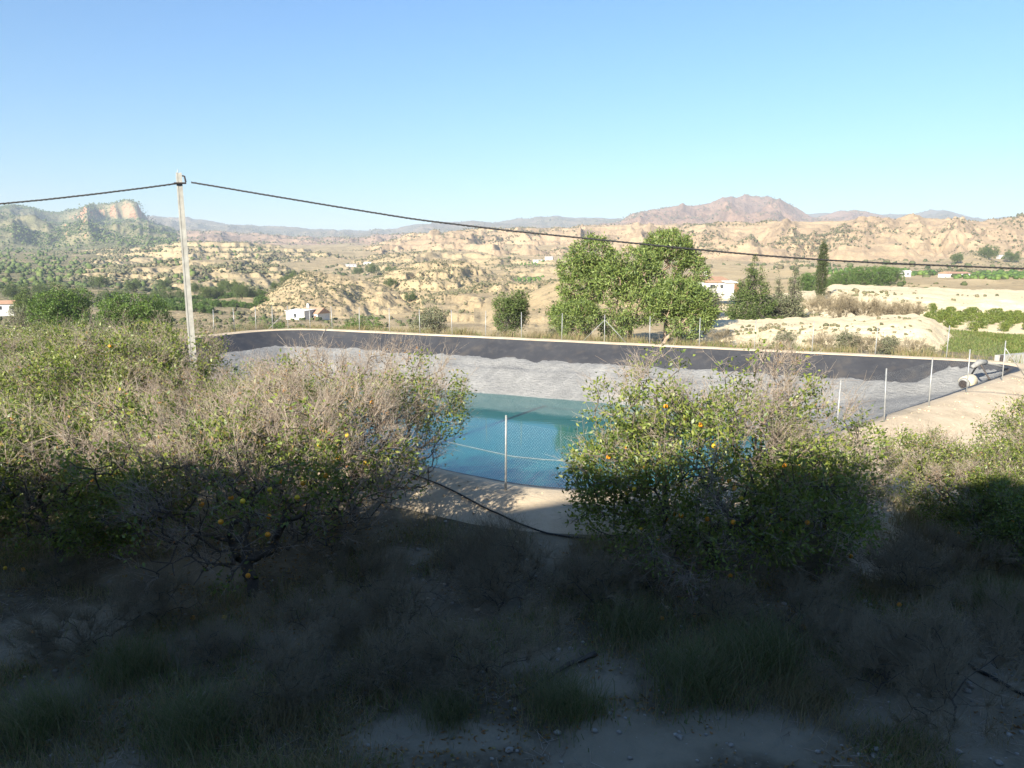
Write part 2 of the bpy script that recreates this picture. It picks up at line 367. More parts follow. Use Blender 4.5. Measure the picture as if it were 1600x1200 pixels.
def ground_z(x, y):
    x = np.asarray(x, float); y = np.asarray(y, float)
    D = np.maximum(y, 1.0)
    z = base_polar(pxof(x, np.maximum(y, 8.0)), np.maximum(D, 30))
    r_ = np.hypot(x, y)
    z = z + fbm(x / 9, y / 9, 11, 4) * np.clip(r_ / 200, 0.22, 1.0) * 0.8 + fbm(x / 60, y / 60, 12, 4) * np.clip((r_ - 90) / 300, 0, 1) * 4
    z = z + fbm(x / 1.3, y / 1.3, 13, 5, 0.6) * 0.13 * (r_ < 120)
    sd = sdist(x, y) if True else 0
    z = np.where(sd < 6, z * sstep(2.0, 6, sd) + (-0.25) * (1 - sstep(2.0, 6, sd)), z)      # dam crest round the basin
    z = np.where(sd < 0.9, -0.45 - np.clip(0.9 - sd, 0, 3) * 3.0, z)                        # basin under the liner
    # slope below the viewpoint; unseen hillside behind it, shaped to shade the foreground
    zf = np.interp(y, [-400, -60, -14, -11, -3, -1.3, 0.6, 8.2, 10.0], [30, 24, 16.6, 15.6, 8.6, 4.7, 4.45, -0.62, -0.7])
    zf = zf + fbm(x / 3, y / 3, 14, 5, 0.6) * 0.9 * sstep(-1.5, -5, y)
    return np.where(y < 10, np.where(y > 8.2, zf * (1 - sstep(8.2, 10, y)) + z * sstep(8.2, 10, y), zf), z)

HILLS = []
class Hill:
    def __init__(s, name, crest, Dc, wf, wb, mat, seed, L, spur=0.5, p=1.0, det=1.0, detL=None, terr=0, terr_mix=0.6, cliff=None,
                 rows=(70, 14), dpx=2.0, veg=0.3, cn=0.4, sink=1.5, flat_back=0.0):
        s.__dict__.update(locals()); s.cx = np.array([c[0] for c in crest], float); s.cy = np.array([c[1] for c in crest], float)
        s.Dk = np.atleast_1d(np.array(Dc, float)); s.detL = detL or L * 0.35
        HILLS.append(s)
    def dc(s, px):
        if len(s.Dk) == 1: return np.full(np.shape(px), s.Dk[0])
        return np.interp(px, np.linspace(s.cx[0], s.cx[-1], len(s.Dk)), s.Dk)
    def z(s, px, D):
        dc = s.dc(px); m = dc / KX                                     # metres per pixel of bearing
        al = (px - 800) * m
        py = np.interp(px, s.cx, s.cy) + fbm(px / 14.0, px * 0 + s.seed, s.seed + 40, 4, 0.55) * s.cn * 4
        zc = zpx(py, dc)
        t = np.where(D < dc, (D - (dc - s.wf)) / s.wf, 1 - (D - dc) / s.wb * (1 - s.flat_back) - 0 * D)
        tcl = np.clip(t, 0, 1)
        wx = al / s.L + 0.35 * fbm(al / s.L * 0.7, D / s.L * 0.7, s.seed + 7, 3)
        g = ridged(wx, D / s.L * 0.35, s.seed, 4)
        tt = np.clip(tcl + s.spur * (g - 0.62) * 4 * tcl * (1 - tcl) * 0.9, 0, 1)
        pr = tt ** s.p
        if s.cliff is not None:
            cf = np.interp(px, [c_[0] for c_ in s.cliff], [c_[1] for c_ in s.cliff])
            pr = pr * (1 - cf) + cf * sstep(0.80, 0.93, tt + 0.12 * fbm(al / s.L * 1.3, D / s.L, s.seed + 3, 3))
        zb = base_polar(px, dc - s.wf) - s.sink
        tp = sstep(0, 0.06, (px - s.cx[0]) / (s.cx[-1] - s.cx[0])) * sstep(0, 0.06, (s.cx[-1] - px) / (s.cx[-1] - s.cx[0]))
        z = zb + (zc - zb) * pr * tp - 3 * (1 - tp)
        z = z + fbm(al / s.detL, D / s.detL, s.seed + 20, 5, 0.55) * s.det * (0.35 + 0.65 * 4 * tcl * (1 - tcl))
        if s.terr > 0:
            q = z / s.terr + 0.5 * fbm(al / s.L * 0.6, D / s.L * 0.6, s.seed + 30, 3); f = q - np.floor(q)
            z = z + s.terr_mix * s.terr * (sstep(0.55, 1.0, f) - f)
        return np.where(t < 0, z - (-t) * 0.35 * s.wf, z)
    def build(s):
        px = np.arange(s.cx[0], s.cx[-1] + 0.1, s.dpx)
        tf = np.linspace(-0.04, 1, s.rows[0]); tb = np.linspace(0, 1, s.rows[1])[1:]
        PX, T = np.meshgrid(px, np.r_[tf, 1 + tb])
        dc = s.dc(PX); D = np.where(T <= 1, dc - s.wf * (1 - T), dc + (T - 1) * s.wb)
        Z = s.z(PX, D); X = xof(PX, D)
        nr, nc = PX.shape
        v = np.c_[X.ravel(), D.ravel(), Z.ravel()]
        i = (np.arange(nr - 1)[:, None] * nc + np.arange(nc - 1)[None, :]).ravel()
        me = mesh_np(s.name, v, np.c_[i, i + 1, i + nc + 1, i + nc], True, [s.mat])
        a = me.attributes.new('veg', 'FLOAT', 'POINT')
        vg = np.full(len(v), s.veg) if not callable(s.veg) else s.veg(PX.ravel(), D.ravel(), Z.ravel())
        a.data.foreach_set('value', vg.astype(np.float32))
        s.obj = tag(link(s.name, me), kind='structure'); s.v = v

# far to near (crest = bearing, height in the photo; distance in metres)
Hill('mountain_ridge', [(-500, 335), (-200, 350), (150, 345), (240, 338), (262, 339), (300, 342), (330, 346), (380, 352), (430, 353), (480, 357), (540, 359), (560, 361), (620, 358), (650, 351), (700, 346), (740, 345), (770, 348), (800, 343), (850, 338), (880, 337), (900, 340), (980, 341), (1100, 345), (1240, 338), (1260, 334), (1300, 333), (1335, 333), (1370, 335), (1420, 334), (1450, 327), (1475, 329), (1500, 338), (1530, 342), (1580, 338), (1620, 330), (1800, 325), (2100, 335)],
     4600, 1900, 700, M['far'], 101, 330, 0.55, 1.0, 14, 150, rows=(60, 10), dpx=2.6, veg=0.5, cn=0.5)
Hill('red_mountain', [(880, 372), (930, 352), (970, 343), (1000, 331), (1030, 326), (1060, 323), (1100, 317), (1135, 309), (1160, 307), (1200, 309), (1225, 321), (1250, 333), (1290, 345), (1330, 356), (1370, 372)],
     3000, 1000, 500, M['red'], 111, 190, 0.8, 0.95, 24, 80, rows=(60, 10), dpx=2.0, veg=0.25, cn=0.6)
Hill('red_mountain', [(1210, 362), (1250, 350), (1280, 338), (1310, 329), (1330, 328), (1355, 332), (1390, 341), (1430, 350), (1470, 362)],
     3300, 700, 400, M['red'], 113, 150, 0.5, 0.95, 10, 60, rows=(40, 10), dpx=2.0, veg=0.25, cn=0.5)
Hill('mountain', [(-700, 335), (-300, 322), (-100, 318), (0, 326), (45, 322), (75, 330), (100, 331), (125, 326), (150, 321), (178, 322), (205, 316), (221, 319), (227, 332), (240, 346), (290, 368), (330, 384), (380, 398)],
     2500, 1350, 500, M['forest'], 121, 215, 0.55, 0.9, 17, 85, cliff=[(60, 0.03), (95, 0.22), (133, 0.20), (142, 0.05), (158, 0.26), (215, 0.30), (226, 0.2), (236, 0.0)], rows=(110, 12), dpx=1.8, veg=0.55, cn=0.5)
Hill('slope', [(120, 372), (200, 364), (300, 358), (400, 366), (500, 372), (560, 369), (620, 366), (680, 366), (760, 372)],
     2400, 800, 500, M['mauve'], 131, 120, 0.6, 0.95, 9, 50, rows=(60, 8), dpx=2.2, veg=0.4, cn=0.6, terr=14, terr_mix=0.4)
Hill('tan_hill', [(440, 412), (520, 396), (560, 390), (600, 380), (640, 368), (690, 362), (760, 360), (800, 358), (860, 353), (960, 351), (1010, 349), (1060, 348), (1150, 349), (1250, 354), (1320, 372)],
     1350, 560, 250, M['tan'], 141, 90, 0.9, 0.95, 9, 32, rows=(100, 8), dpx=1.8, veg=0.3, cn=0.5, terr=8, terr_mix=0.65)
Hill('tan_hill', [(980, 392), (1050, 360), (1100, 347), (1150, 347), (1200, 346), (1250, 345), (1290, 347), (1350, 340), (1380, 340), (1440, 343), (1500, 343), (1540, 345), (1600, 336), (1700, 325), (1900, 332), (2200, 330)],
     1000, 330, 250, M['tan'], 151, 78, 1.2, 0.85, 7, 24, rows=(110, 10), dpx=1.8, veg=0.3, cn=0.5, terr=6, terr_mix=0.25)
Hill('bench_hill', [(-200, 400), (0, 398), (60, 396), (120, 392), (180, 386), (230, 384), (300, 375), (380, 377), (440, 384), (500, 390), (570, 398), (640, 408)],
     1100, 430, 260, M['bench'], 161, 70, 0.55, 1.0, 5, 24, rows=(100, 8), dpx=1.8, veg=lambda p, d, z: np.interp(p, [0, 130, 230, 300], [0.75, 0.62, 0.4, 0.35]), cn=0.4, terr=7, terr_mix=0.75)
Hill('bench_hill', [(-200, 440), (0, 425), (80, 422), (160, 418), (220, 412), (290, 404), (350, 402), (400, 408), (440, 416), (500, 424), (560, 432), (600, 440)],
     620, 180, 120, M['bench'], 171, 34, 0.6, 1.0, 2.4, 12, rows=(70, 8), dpx=1.8, veg=lambda p, d, z: np.interp(p, [0, 150, 300, 450], [0.75, 0.6, 0.5, 0.35]), cn=0.5, terr=4, terr_mix=0.6)
Hill('badland_hill', [(700, 428), (760, 418), (820, 413), (860, 412), (900, 408), (950, 410), (1010, 415), (1080, 425)],
     640, 170, 100, M['bad'], 181, 30, 0.6, 1.0, 2.2, 10, rows=(60, 8), dpx=1.6, veg=0.4, cn=0.5, terr=4, terr_mix=0.6)
Hill('badland_hill', [(520, 470), (560, 442), (600, 426), (640, 412), (675, 404), (700, 403), (730, 409), (770, 424), (800, 434), (840, 450), (880, 475)],
     460, 170, 80, M['bad'], 191, 40, 1.05, 0.85, 3.4, 11, rows=(90, 10), dpx=1.4, veg=0.22, cn=0.5, terr=5, terr_mix=0.5)
Hill('badland_hill', [(350, 492), (385, 478), (420, 456), (450, 436), (480, 425), (500, 424), (530, 429), (570, 438), (620, 455), (660, 476), (690, 492)],
     370, 115, 60, M['bad'], 201, 32, 1.05, 0.85, 2.8, 9, rows=(80, 10), dpx=1.4, veg=0.2, cn=0.5)
Hill('brown_slope', [(740, 510), (790, 478), (830, 456), (860, 443), (900, 428), (950, 425), (1000, 430), (1060, 445), (1110, 462), (1150, 475)],
     210, 95, 50, M['bad'], 211, 24, 0.7, 0.95, 1.5, 7, rows=(60, 8), dpx=1.8, veg=0.35, cn=0.3)
Hill('yellow_knoll', [(1400, 424), (1450, 412), (1490, 400), (1520, 393), (1535, 397), (1560, 410), (1600, 412), (1700, 405), (1800, 405)],
     620, 90, 60, M['bad'], 221, 24, 0.4, 0.9, 1.2, 8, rows=(40, 8), dpx=1.8, veg=0.25, cn=0.3)
Hill('field_terrace', [(1180, 440), (1260, 427), (1340, 421), (1420, 419), (1500, 420), (1600, 421), (1800, 418)],
     470, 130, 60, M['valley'], 231, 30, 0.3, 1.0, 0.8, 10, rows=(50, 8), dpx=2.2, veg=0.5, cn=0.3, terr=2.5, terr_mix=0.7)
Hill('pale_bank', [(1040, 515), (1090, 494), (1130, 486), (1200, 480), (1250, 474), (1285, 465), (1308, 453), (1330, 454), (1400, 458), (1500, 464), (1600, 469), (1750, 473), (2000, 478)],
     [118, 122, 124, 126, 126], 26, 45, M['pale'], 241, 9, 0.55, 0.75, 0.6, 3, rows=(60, 12), dpx=2.0, veg=0.36, cn=0.3, sink=0.5, flat_back=0.75)
Hill('pale_bank', [(1060, 552), (1085, 530), (1110, 519), (1180, 514), (1250, 508), (1330, 503), (1400, 499), (1440, 500), (1462, 508), (1490, 530), (1515, 552), (1535, 565)],
     [76, 74, 72, 70, 68], 15, 16, M['pale'], 251, 4.5, 0.55, 0.7, 0.42, 1.8, rows=(60, 16), dpx=1.8, veg=0.34, cn=0.2, sink=0.4, flat_back=0.4)
Hill('badland_hill', [(470, 432), (530, 412), (580, 400), (640, 394), (700, 388), (740, 390), (790, 394), (850, 398), (900, 396), (960, 402), (1020, 412), (1080, 424)],
     880, 260, 140, M['bad'], 261, 60, 0.95, 0.9, 5.5, 20, rows=(80, 8), dpx=1.6, veg=0.35, cn=0.6, terr=6, terr_mix=0.5)
Hill('badland_hill', [(640, 470), (700, 452), (750, 440), (790, 436), (830, 440), (880, 436), (930, 440), (990, 452), (1040, 470)],
     330, 120, 60, M['bad'], 271, 26, 0.9, 0.9, 2.0, 8, rows=(70, 8), dpx=1.5, veg=0.35, cn=0.5, terr=3.5, terr_mix=0.7)
Hill('badland_hill', [(1080, 432), (1130, 418), (1190, 408), (1250, 404), (1300, 408), (1360, 404), (1420, 408), (1480, 412), (1540, 420), (1600, 428), (1680, 440)],
     720, 160, 80, M['bad'], 281, 40, 0.8, 0.9, 3.0, 14, rows=(60, 8), dpx=1.8, veg=0.4, cn=0.5, terr=4, terr_mix=0.5)
for h in HILLS: h.build()

def heights(x, y):
    """top surface of ground, rim and hills"""
    x = np.asarray(x, float); y = np.asarray(y, float); z = ground_z(x, y); sd_ = sdist(x, y)
    zr = np.interp(sd_, [0.1, 0.5, 1.3, 2.2, 3.4], [0.05, 0.13, 0.10, -0.07, -0.75]); z = np.where((sd_ > 0.1) & (sd_ < 3.4), np.maximum(z, zr), z)
    px = pxof(x, np.maximum(y, 1.0))
    for h in HILLS:
        dc = h.dc(px); k_ = (y > 50) & (px >= h.cx[0]) & (px <= h.cx[-1]) & (y >= dc - h.wf) & (y <= dc + h.wb)
        if k_.any(): z[k_] = np.maximum(z[k_], h.z(px[k_], y[k_]))
    return z
def height(x, y): return float(heights(np.array([x]), np.array([y]))[0])
def gpt(px, D): 
    x = xof(px, D); return (x, D, height(x, D))

BARE = [(on_plane(a, b, -0.7), rx, ry, th) for a, b, rx, ry, th in ((20, 1020, 1.6, 0.6, 0.5), (130, 960, 1.6, 0.6, 0.5), (250, 895, 1.5, 0.7, 0.3), (345, 905, 0.7, 0.5, 0), (690, 1160, 1.0, 0.5, 0), (1000, 1175, 1.7, 0.6, 0), (1160, 1150, 1.4, 0.6, 0), (1450, 1010, 1.4, 0.6, -0.5), (1540, 1080, 1.3, 0.8, -0.4), (1440, 1120, 1.2, 0.5, 0), (830, 1040, 0.7, 0.35, 0.3), (860, 880, 0.5, 0.9, 0), (930, 1080, 0.6, 0.3, 0), (640, 880, 0.8, 0.4, 0))]
def bare_soil(x, y):
    m = np.zeros(np.shape(x))
    for (bx_, by_, _), rx, ry, th in BARE:
        dx, dy = x - bx_, y - by_; u_ = (dx * math.cos(th) + dy * math.sin(th)) / rx; w_ = (-dx * math.sin(th) + dy * math.cos(th)) / ry
        m = np.maximum(m, 1 - np.sqrt(u_ * u_ + w_ * w_) * 0.8)
    return np.clip((m + 0.45 * fbm(x / 0.7, y / 0.7, 271, 4)) * 2.2, 0, 1)
# the ground sheet: fine in view, coarse elsewhere
ang = np.r_[np.arange(-180, -42, 3.0), np.arange(-42, 42, 0.14), np.arange(42, 180, 3.0)]
rad = [1.2]
while rad[-1] < 6600: rad.append(rad[-1] * (1.03 if rad[-1] < 7.5 else 1.009 if rad[-1] < 21 else 1.022 if rad[-1] < 70 else 1.013 if rad[-1] < 700 else 1.05))
rad = np.array(rad)
A_, RR = np.meshgrid(np.radians(ang), rad)
X, Y = RR * np.sin(A_), RR * np.cos(A_)
Z = ground_z(X, Y)
nr, nc = X.shape
i = (np.arange(nr - 1)[:, None] * nc + np.arange(nc)[None, :]); j = (np.arange(nr - 1)[:, None] * nc + (np.arange(nc)[None, :] + 1) % nc)
fc = np.c_[i.ravel(), j.ravel(), (j + nc).ravel(), (i + nc).ravel()]
v = np.c_[X.ravel(), Y.ravel(), Z.ravel()]
v = np.vstack([v, [[0, 0, float(ground_z(np.array([0.]), np.array([0.]))[0])]]])
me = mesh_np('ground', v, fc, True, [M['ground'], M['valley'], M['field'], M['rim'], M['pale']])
cx_ = (X + Y * 0)[:-1].ravel(); cy_ = Y[:-1].ravel(); pp = pxof(cx_, np.maximum(cy_, 1))
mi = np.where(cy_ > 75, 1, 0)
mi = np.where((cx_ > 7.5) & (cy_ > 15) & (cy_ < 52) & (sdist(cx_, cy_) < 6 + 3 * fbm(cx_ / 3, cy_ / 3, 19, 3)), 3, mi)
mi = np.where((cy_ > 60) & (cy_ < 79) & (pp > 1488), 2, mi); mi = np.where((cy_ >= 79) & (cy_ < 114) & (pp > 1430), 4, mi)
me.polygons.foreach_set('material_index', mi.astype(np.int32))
a = me.attributes.new('veg', 'FLOAT', 'POINT')
vy = v[:, 1]; vp = pxof(v[:, 0], np.maximum(vy, 1))
veg = np.where(vy < 75, 0.42, np.interp(vp, [0, 400, 700, 1000, 1200, 1700], [0.75, 0.62, 0.5, 0.5, 0.45, 0.55]))
veg = np.where((vy < 75) & (vp > 1000) & (vy > 14), 0.2, veg)
a.data.foreach_set('value', veg.astype(np.float32))
a = me.attributes.new('bare', 'FLOAT', 'POINT'); a.data.foreach_set('value', np.where(vy < 22, bare_soil(v[:, 0], vy), 0).astype(np.float32))
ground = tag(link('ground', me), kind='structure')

# ------------------------------------------------------------------ reservoir
loop = resample(POLY, 0.5); nL = len(loop)
tan_ = np.roll(loop, -1, 0) - np.roll(loop, 1, 0); tan_ /= np.linalg.norm(tan_, axis=1)[:, None]
nrm = np.c_[tan_[:, 1], -tan_[:, 0]]                       # outward (loop runs anticlockwise)
def ring_strip(name, offs, zs, mat, parent=None, jitter=0.0, seed=0, smooth=True):
    rows = []
    for q, (o_, z_) in enumerate(zip(offs, zs)):
        jo = jitter * fbm(np.arange(nL) / 9.0, np.zeros(nL) + q, seed, 4)
        P = loop + nrm * (o_ + jo)[:, None] if jitter else loop + nrm * o_
        jz = jitter * 0.25 * fbm(np.arange(nL) / 5.0, np.zeros(nL) + 3 * q, seed + 5, 4) if jitter else 0
        rows.append(np.c_[P, np.full(nL, z_) + jz])
    v = np.vstack(rows); f = []
    idx = np.arange(nL); nx = (idx + 1) % nL
    for q in range(len(offs) - 1): f.append(np.c_[q * nL + idx, q * nL + nx, (q + 1) * nL + nx, (q + 1) * nL + idx])
    return link(name, mesh_np(name, v, np.vstack(f), smooth, [mat]), parent)
SL = 1.80                                                  # horizontal run per metre of depth
rc = np.array([0.0, 42.0, 0.0])
res = empty('reservoir', rc, 0, 'irrigation reservoir lined with black sheet, pale dried silt above the water', 'reservoir')
def kid(o, par):
    o.parent = par; o.matrix_parent_inverse = Matrix.Translation(-Vector(par.location)); return o
lin = ring_strip('liner', [0.35, 0.0, -0.12, -0.3, -0.6, -1.0, -1.5, -2.0], [0.02, 0.06, 0.0, -0.14, -0.32, -0.55, -0.83, -1.13], M['liner'], jitter=0.05, seed=61)
kid(lin, res)
rim = ring_strip('rim', [0.10, 0.18, 0.5, 1.3, 2.2, 3.4], [0.03, 0.10, 0.13, 0.09, -0.08, -0.75], M['rim'], jitter=0.12, seed=71); kid(rim, res)
# silt lying on the liner, with a ragged upper edge, and a delta spreading from the inlet corner
gx, gy = np.meshgrid(np.arange(-34, 32, 0.2), np.arange(17, 68, 0.2))
sd = sdist(gx, gy)
zl = np.maximum(sd / SL, -5.2)
lz = zl - 0.02 + 0.05 * fbm(gx / 1.8, gy / 1.8, 62, 3) * sstep(-1.2, -2.5, sd)
kl = sd < -1.3
nr, nc = gx.shape; ii = (np.arange(nr - 1)[:, None] * nc + np.arange(nc - 1)[None, :])
ii = ii[kl[:-1, :-1] & kl[1:, :-1] & kl[:-1, 1:] & kl[1:, 1:]]
fc = np.c_[ii, ii + 1, ii + nc + 1, ii + nc]
used = np.unique(fc); remap = np.zeros(nr * nc, int); remap[used] = np.arange(len(used))
kid(link('liner_slope', mesh_np('liner_slope', np.c_[gx.ravel(), gy.ravel(), lz.ravel()][used], remap[fc], True, [M['liner']])), res)
top = -1.15 + 0.13 * fbm(gx / 1.6, gy / 1.6, 81, 4, 0.7) + 0.12 * fbm(gx / 0.6, gy / 0.6, 82, 2)
dR = np.hypot(gx - R_[0], gy - R_[1])
nrside = sstep(0, 4, (gy - N_[1]) * 0.0 + ((gx - N_[0]) * 0.70 - (gy - N_[1]) * 0.71) + 5.0)       # near the right-hand wall
top = top + 1.15 * sstep(24, 4, dR) * sstep(0.2, 0.9, nrside)
th = np.clip((top - zl) * 0.5, -0.2, 0.10 + 0.22 * sstep(-1.75, -1.9, zl) * (0.6 + 0.4 * fbm(gx / 3, gy / 3, 84, 3)))
zs = zl + th + 0.10 * fbm(gx / 1.1, gy / 1.1, 83, 5, 0.7) * sstep(0.0, 0.15, top - zl)
delta = -0.75 - 0.13 * dR + 0.12 * fbm(gx / 4, gy / 4, 85, 4)
delta = np.where(sd < -0.7, delta, -9)
zs = np.maximum(zs, np.where(delta > zl, delta, -9))
keep = (sd < -0.5) & (zs > -4.6)
nr, nc = gx.shape; ii = (np.arange(nr - 1)[:, None] * nc + np.arange(nc - 1)[None, :])
kk = keep[:-1, :-1] & keep[1:, :-1] & keep[:-1, 1:] & keep[1:, 1:]
ii = ii[kk]
fc = np.c_[ii, ii + 1, ii + nc + 1, ii + nc]
used = np.unique(fc); remap = np.zeros(nr * nc, int); remap[used] = np.arange(len(used))
sm = link('silt', mesh_np('silt', np.c_[gx.ravel(), gy.ravel(), zs.ravel()][used], remap[fc], True, [M['silt']])); kid(sm, res)
WATER_Z = -3.1
wl = loop + nrm * -2.0
cen = wl.mean(0)
wv = np.vstack([np.c_[wl, np.full(nL, WATER_Z)], [[cen[0], cen[1], WATER_Z]]])
idx = np.arange(nL)
tag(link('water', mesh_np('water', wv, np.c_[idx, (idx + 1) % nL, np.full(nL, nL)], False, [M['water']])), kind='structure')
# pale rope lying on the liner at the far corner
a_ = np.array(at(517, 512, 66.6)); 
rp = [(*on_plane(517 - 4.2 * q, 514 + 8.2 * q, -0.0 - 0.36 * q)[:2], 0.0) for q in range(5)]
rp = [(x_, y_, float(np.interp(sdist(np.array([x_]), np.array([y_]))[0], [-8, 0, 2], [-8 / SL, 0.06, 0.14])) + 0.05) for x_, y_, _ in rp]
tag(MB().tube(rp, 0.03, 5).build('rope', M['stone']), 'thin pale rope hanging down the black liner near the far corner', 'rope')

# ------------------------------------------------------------------ fence round the basin
fen = empty('chain_link_fence', (0, 42, 0), 0, 'galvanised wire mesh fence on thin posts round the reservoir rim', 'fence')
floop = loop + nrm * 0.62
fpx = pxof(floop[:, 0], floop[:, 1])
def rim_at(px, far):
    """point of the fence line on a bearing; far side or near side"""
    best = None
    for q in range(nL):
        a0, a1 = fpx[q], fpx[(q + 1) % nL]
        if (a0 - px) * (a1 - px) <= 0 and abs(a1 - a0) < 200:
            t = 0 if a1 == a0 else (px - a0) / (a1 - a0)
            P = floop[q] * (1 - t) + floop[(q + 1) % nL] * t
            if best is None or (P[1] > best[1]) == far: best = P
    return best
posts = []
for px in (327, 360, 394, 420, 445, 480, 515, 558, 606, 654, 705, 758, 815, 879, 947, 1019, 1098, 1186, 1278, 1379, 1493): posts.append((rim_at(px, True), 0))
for px in (1586, 1531, 1472, 1402, 1326, 1250, 1165, 1075): posts.append((rim_at(px, False), 1))
posts.append((np.array(on_plane(790, 767, 0.1)[:2]), 2))
p_near = posts[-1][0]
dL = np.array(L_) - np.array(N_); dL /= np.linalg.norm(dL)
for q in (-1, 1, 2, 3, 4, 5, 6, 7, 8, 9): posts.append((p_near + dL * 3.3 * q, 2))
pm = MB().tube([(0, 0, -0.4), (0, 0, 2.0)], 0.028, 7).tube([(0, 0, 2.0), (0, 0, 2.03)], [0.033, 0.02], 7)
post_o = pm.build('post', M['galv'], smooth=True); post_me = post_o.data
bpy.data.objects.remove(post_o)
rr_ = random.Random(3)
for (P, side) in posts:
    o = link('post', post_me, fen, (P[0], P[1] - 42, 0.1)); o.rotation_euler = (rr_.gauss(0, 0.012), rr_.gauss(0, 0.018), rr_.random() * 3)
def brace(P, d, ln=1.7):
    x, y = P[0], P[1] - 42
    MB().tube([(x, y, 1.75), (x + d[0] * ln, y + d[1] * ln, 0.08)], 0.02, 6).build('brace', M['galv'], fen, smooth=True)
for px in (445, 947):
    P = rim_at(px, True); Q = rim_at(px + 14, True); d = (Q - P) / np.linalg.norm(Q - P)
    brace(P, d); Q = rim_at(px - 14, True); d = (Q - P) / np.linalg.norm(Q - P); brace(P, d)
P = rim_at(1586, False); brace(P, np.array([0.95, 0.3]))
order = sorted(range(len(posts)), key=lambda q: math.atan2(posts[q][0][1] - 42, posts[q][0][0] + 4))
wire_v, wire_f = [], []
def wires(P, Q, rad, pitch):
    """one panel of diamond mesh between two posts: every wire a thin prism"""
    L = float(np.linalg.norm(Q - P)); d = (Q - P) / L; n = np.array([-d[1], d[0]])
    segs = []
    for s_ in (1, -1):
        c = -2.0
        while c < L + 2.0:
            x0, x1 = (c, c + 1.85) if s_ == 1 else (c + 1.85, c)
            a, b = (x0, 0.0), (x1, 1.85)
            (xa, za), (xb, zb) = a, b
            lo, hi = min(xa, xb), max(xa, xb)
            if hi > 0 and lo < L:
                def cut(x): return za + (x - xa) / (xb - xa) * (zb - za)
                if xa < 0: za2, xa2 = cut(0), 0
                elif xa > L: za2, xa2 = cut(L), L
                else: za2, xa2 = za, xa
                if xb < 0: zb2, xb2 = cut(0), 0
                elif xb > L: zb2, xb2 = cut(L), L
                else: zb2, xb2 = zb, xb
                segs.append((xa2, za2, xb2, zb2, 0.004 * s_))
            c += pitch
    for zz in (0.03, 0.95, 1.86): segs.append((0, zz, L, zz, 0))
    out_v, out_f = [], []
    for xa, za, xb, zb, off in segs:
        A = np.array([*(P + d * xa + n * off), 0.1 + za]); B = np.array([*(P + d * xb + n * off), 0.1 + zb])
        ax = (B - A); ln = np.linalg.norm(ax)
        if ln < 1e-3: continue
        ax /= ln; u = np.array([n[0], n[1], 0]); w = np.cross(ax, u)
        b0 = len(out_v)
        for C in (A, B):
            for th in (0, 2.094, 4.189): out_v.append(C + rad * (u * math.cos(th) + w * math.sin(th)))
        out_f += [(b0 + q, b0 + (q + 1) % 3, b0 + 3 + (q + 1) % 3, b0 + 3 + q) for q in range(3)]
    return np.array(out_v), np.array(out_f)
for a_, b_ in zip(order, order[1:] + order[:1]):
    P, Q = posts[a_][0], posts[b_][0]; L = np.linalg.norm(Q - P)
    if L > 14: continue
    near = min(P[1], Q[1]) < 30
    wv_, wf_ = wires(P, Q, 0.0009 if near else 0.0009, 0.085 if near else 0.2)
    wv_[:, 1] -= 42
    link('wire_mesh', mesh_np('wire_mesh', wv_, wf_, False, [M['galv']]), fen)['kind'] = 'stuff'

# ------------------------------------------------------------------ utility pole and cable
bx, by, _ = on_plane(313, 711, -0.5)
pz = height(bx, by); pole_top = at(288, 270, by)[2]
pole = empty('utility_pole', (bx, by, pz), 0, 'tall tapered concrete utility pole rising from the orchard, carrying the cable', 'pole')
H = pole_top - pz; mb = MB()
def ring(z, hw, hd): return [(-hw, -hd, z), (hw, -hd, z), (hw, hd, z), (-hw, hd, z)]
z0, z1 = -0.5, H
for (x0_, x1_) in ((-1, 1),):
    lo = 0.098; hi = 0.062
    # H-shaped section: two flanges and a recessed web
    for s_ in (-1, 1):
        v = [(s_ * lo - 0.03, -lo, z0), (s_ * lo + 0.03, -lo, z0), (s_ * lo + 0.03, lo, z0), (s_ * lo - 0.03, lo, z0),
             (s_ * hi - 0.024, -hi, z1), (s_ * hi + 0.024, -hi, z1), (s_ * hi + 0.024, hi, z1), (s_ * hi - 0.024, hi, z1)]
        mb.add(v, [(0, 1, 5, 4), (1, 2, 6, 5), (2, 3, 7, 6), (3, 0, 4, 7), (4, 5, 6, 7), (3, 2, 1, 0)])
    v = [(-lo, -lo * .86, z0), (lo, -lo * .86, z0), (lo, lo * .86, z0), (-lo, lo * .86, z0), (-hi, -hi * .86, z1 - .01), (hi, -hi * .86, z1 - .01), (hi, hi * .86, z1 - .01), (-hi, hi * .86, z1 - .01)]
    mb.add(v, [(0, 1, 5, 4), (1, 2, 6, 5), (2, 3, 7, 6), (3, 0, 4, 7), (4, 5, 6, 7)])
shaft = mb.build('shaft', M['concrete'], pole)
cab_z = H - 0.34
MB().tube([(0.1, -0.1, H - 0.10), (0.16, -0.13, H - 0.12), (0.19, -0.13, H - 0.30)], 0.028, 7).build('bracket', M['rust'], pole)
MB().tube([(-0.16, -0.12, cab_z), (0.2, -0.13, cab_z + 0.01)], 0.03, 7).build('clamp', M['rust'], pole)
MB().tube([(-0.02, 0, H), (-0.02, 0, H + 0.10)], 0.012, 6).build('pin', M['galv'], pole)
pole.rotation_euler = (0, R(-0.4), R(24))
cpx = [(299, 285), (330, 290), (400, 302), (520, 322), (650, 343), (800, 361), (950, 376), (1100, 391), (1200, 400), (1300, 407), (1400, 412), (1500, 416), (1600, 420), (1750, 424), (1900, 426)]
cpl = [(278, 286.5), (230, 293), (150, 303), (70, 312), (0, 318.5), (-100, 323), (-220, 324)]
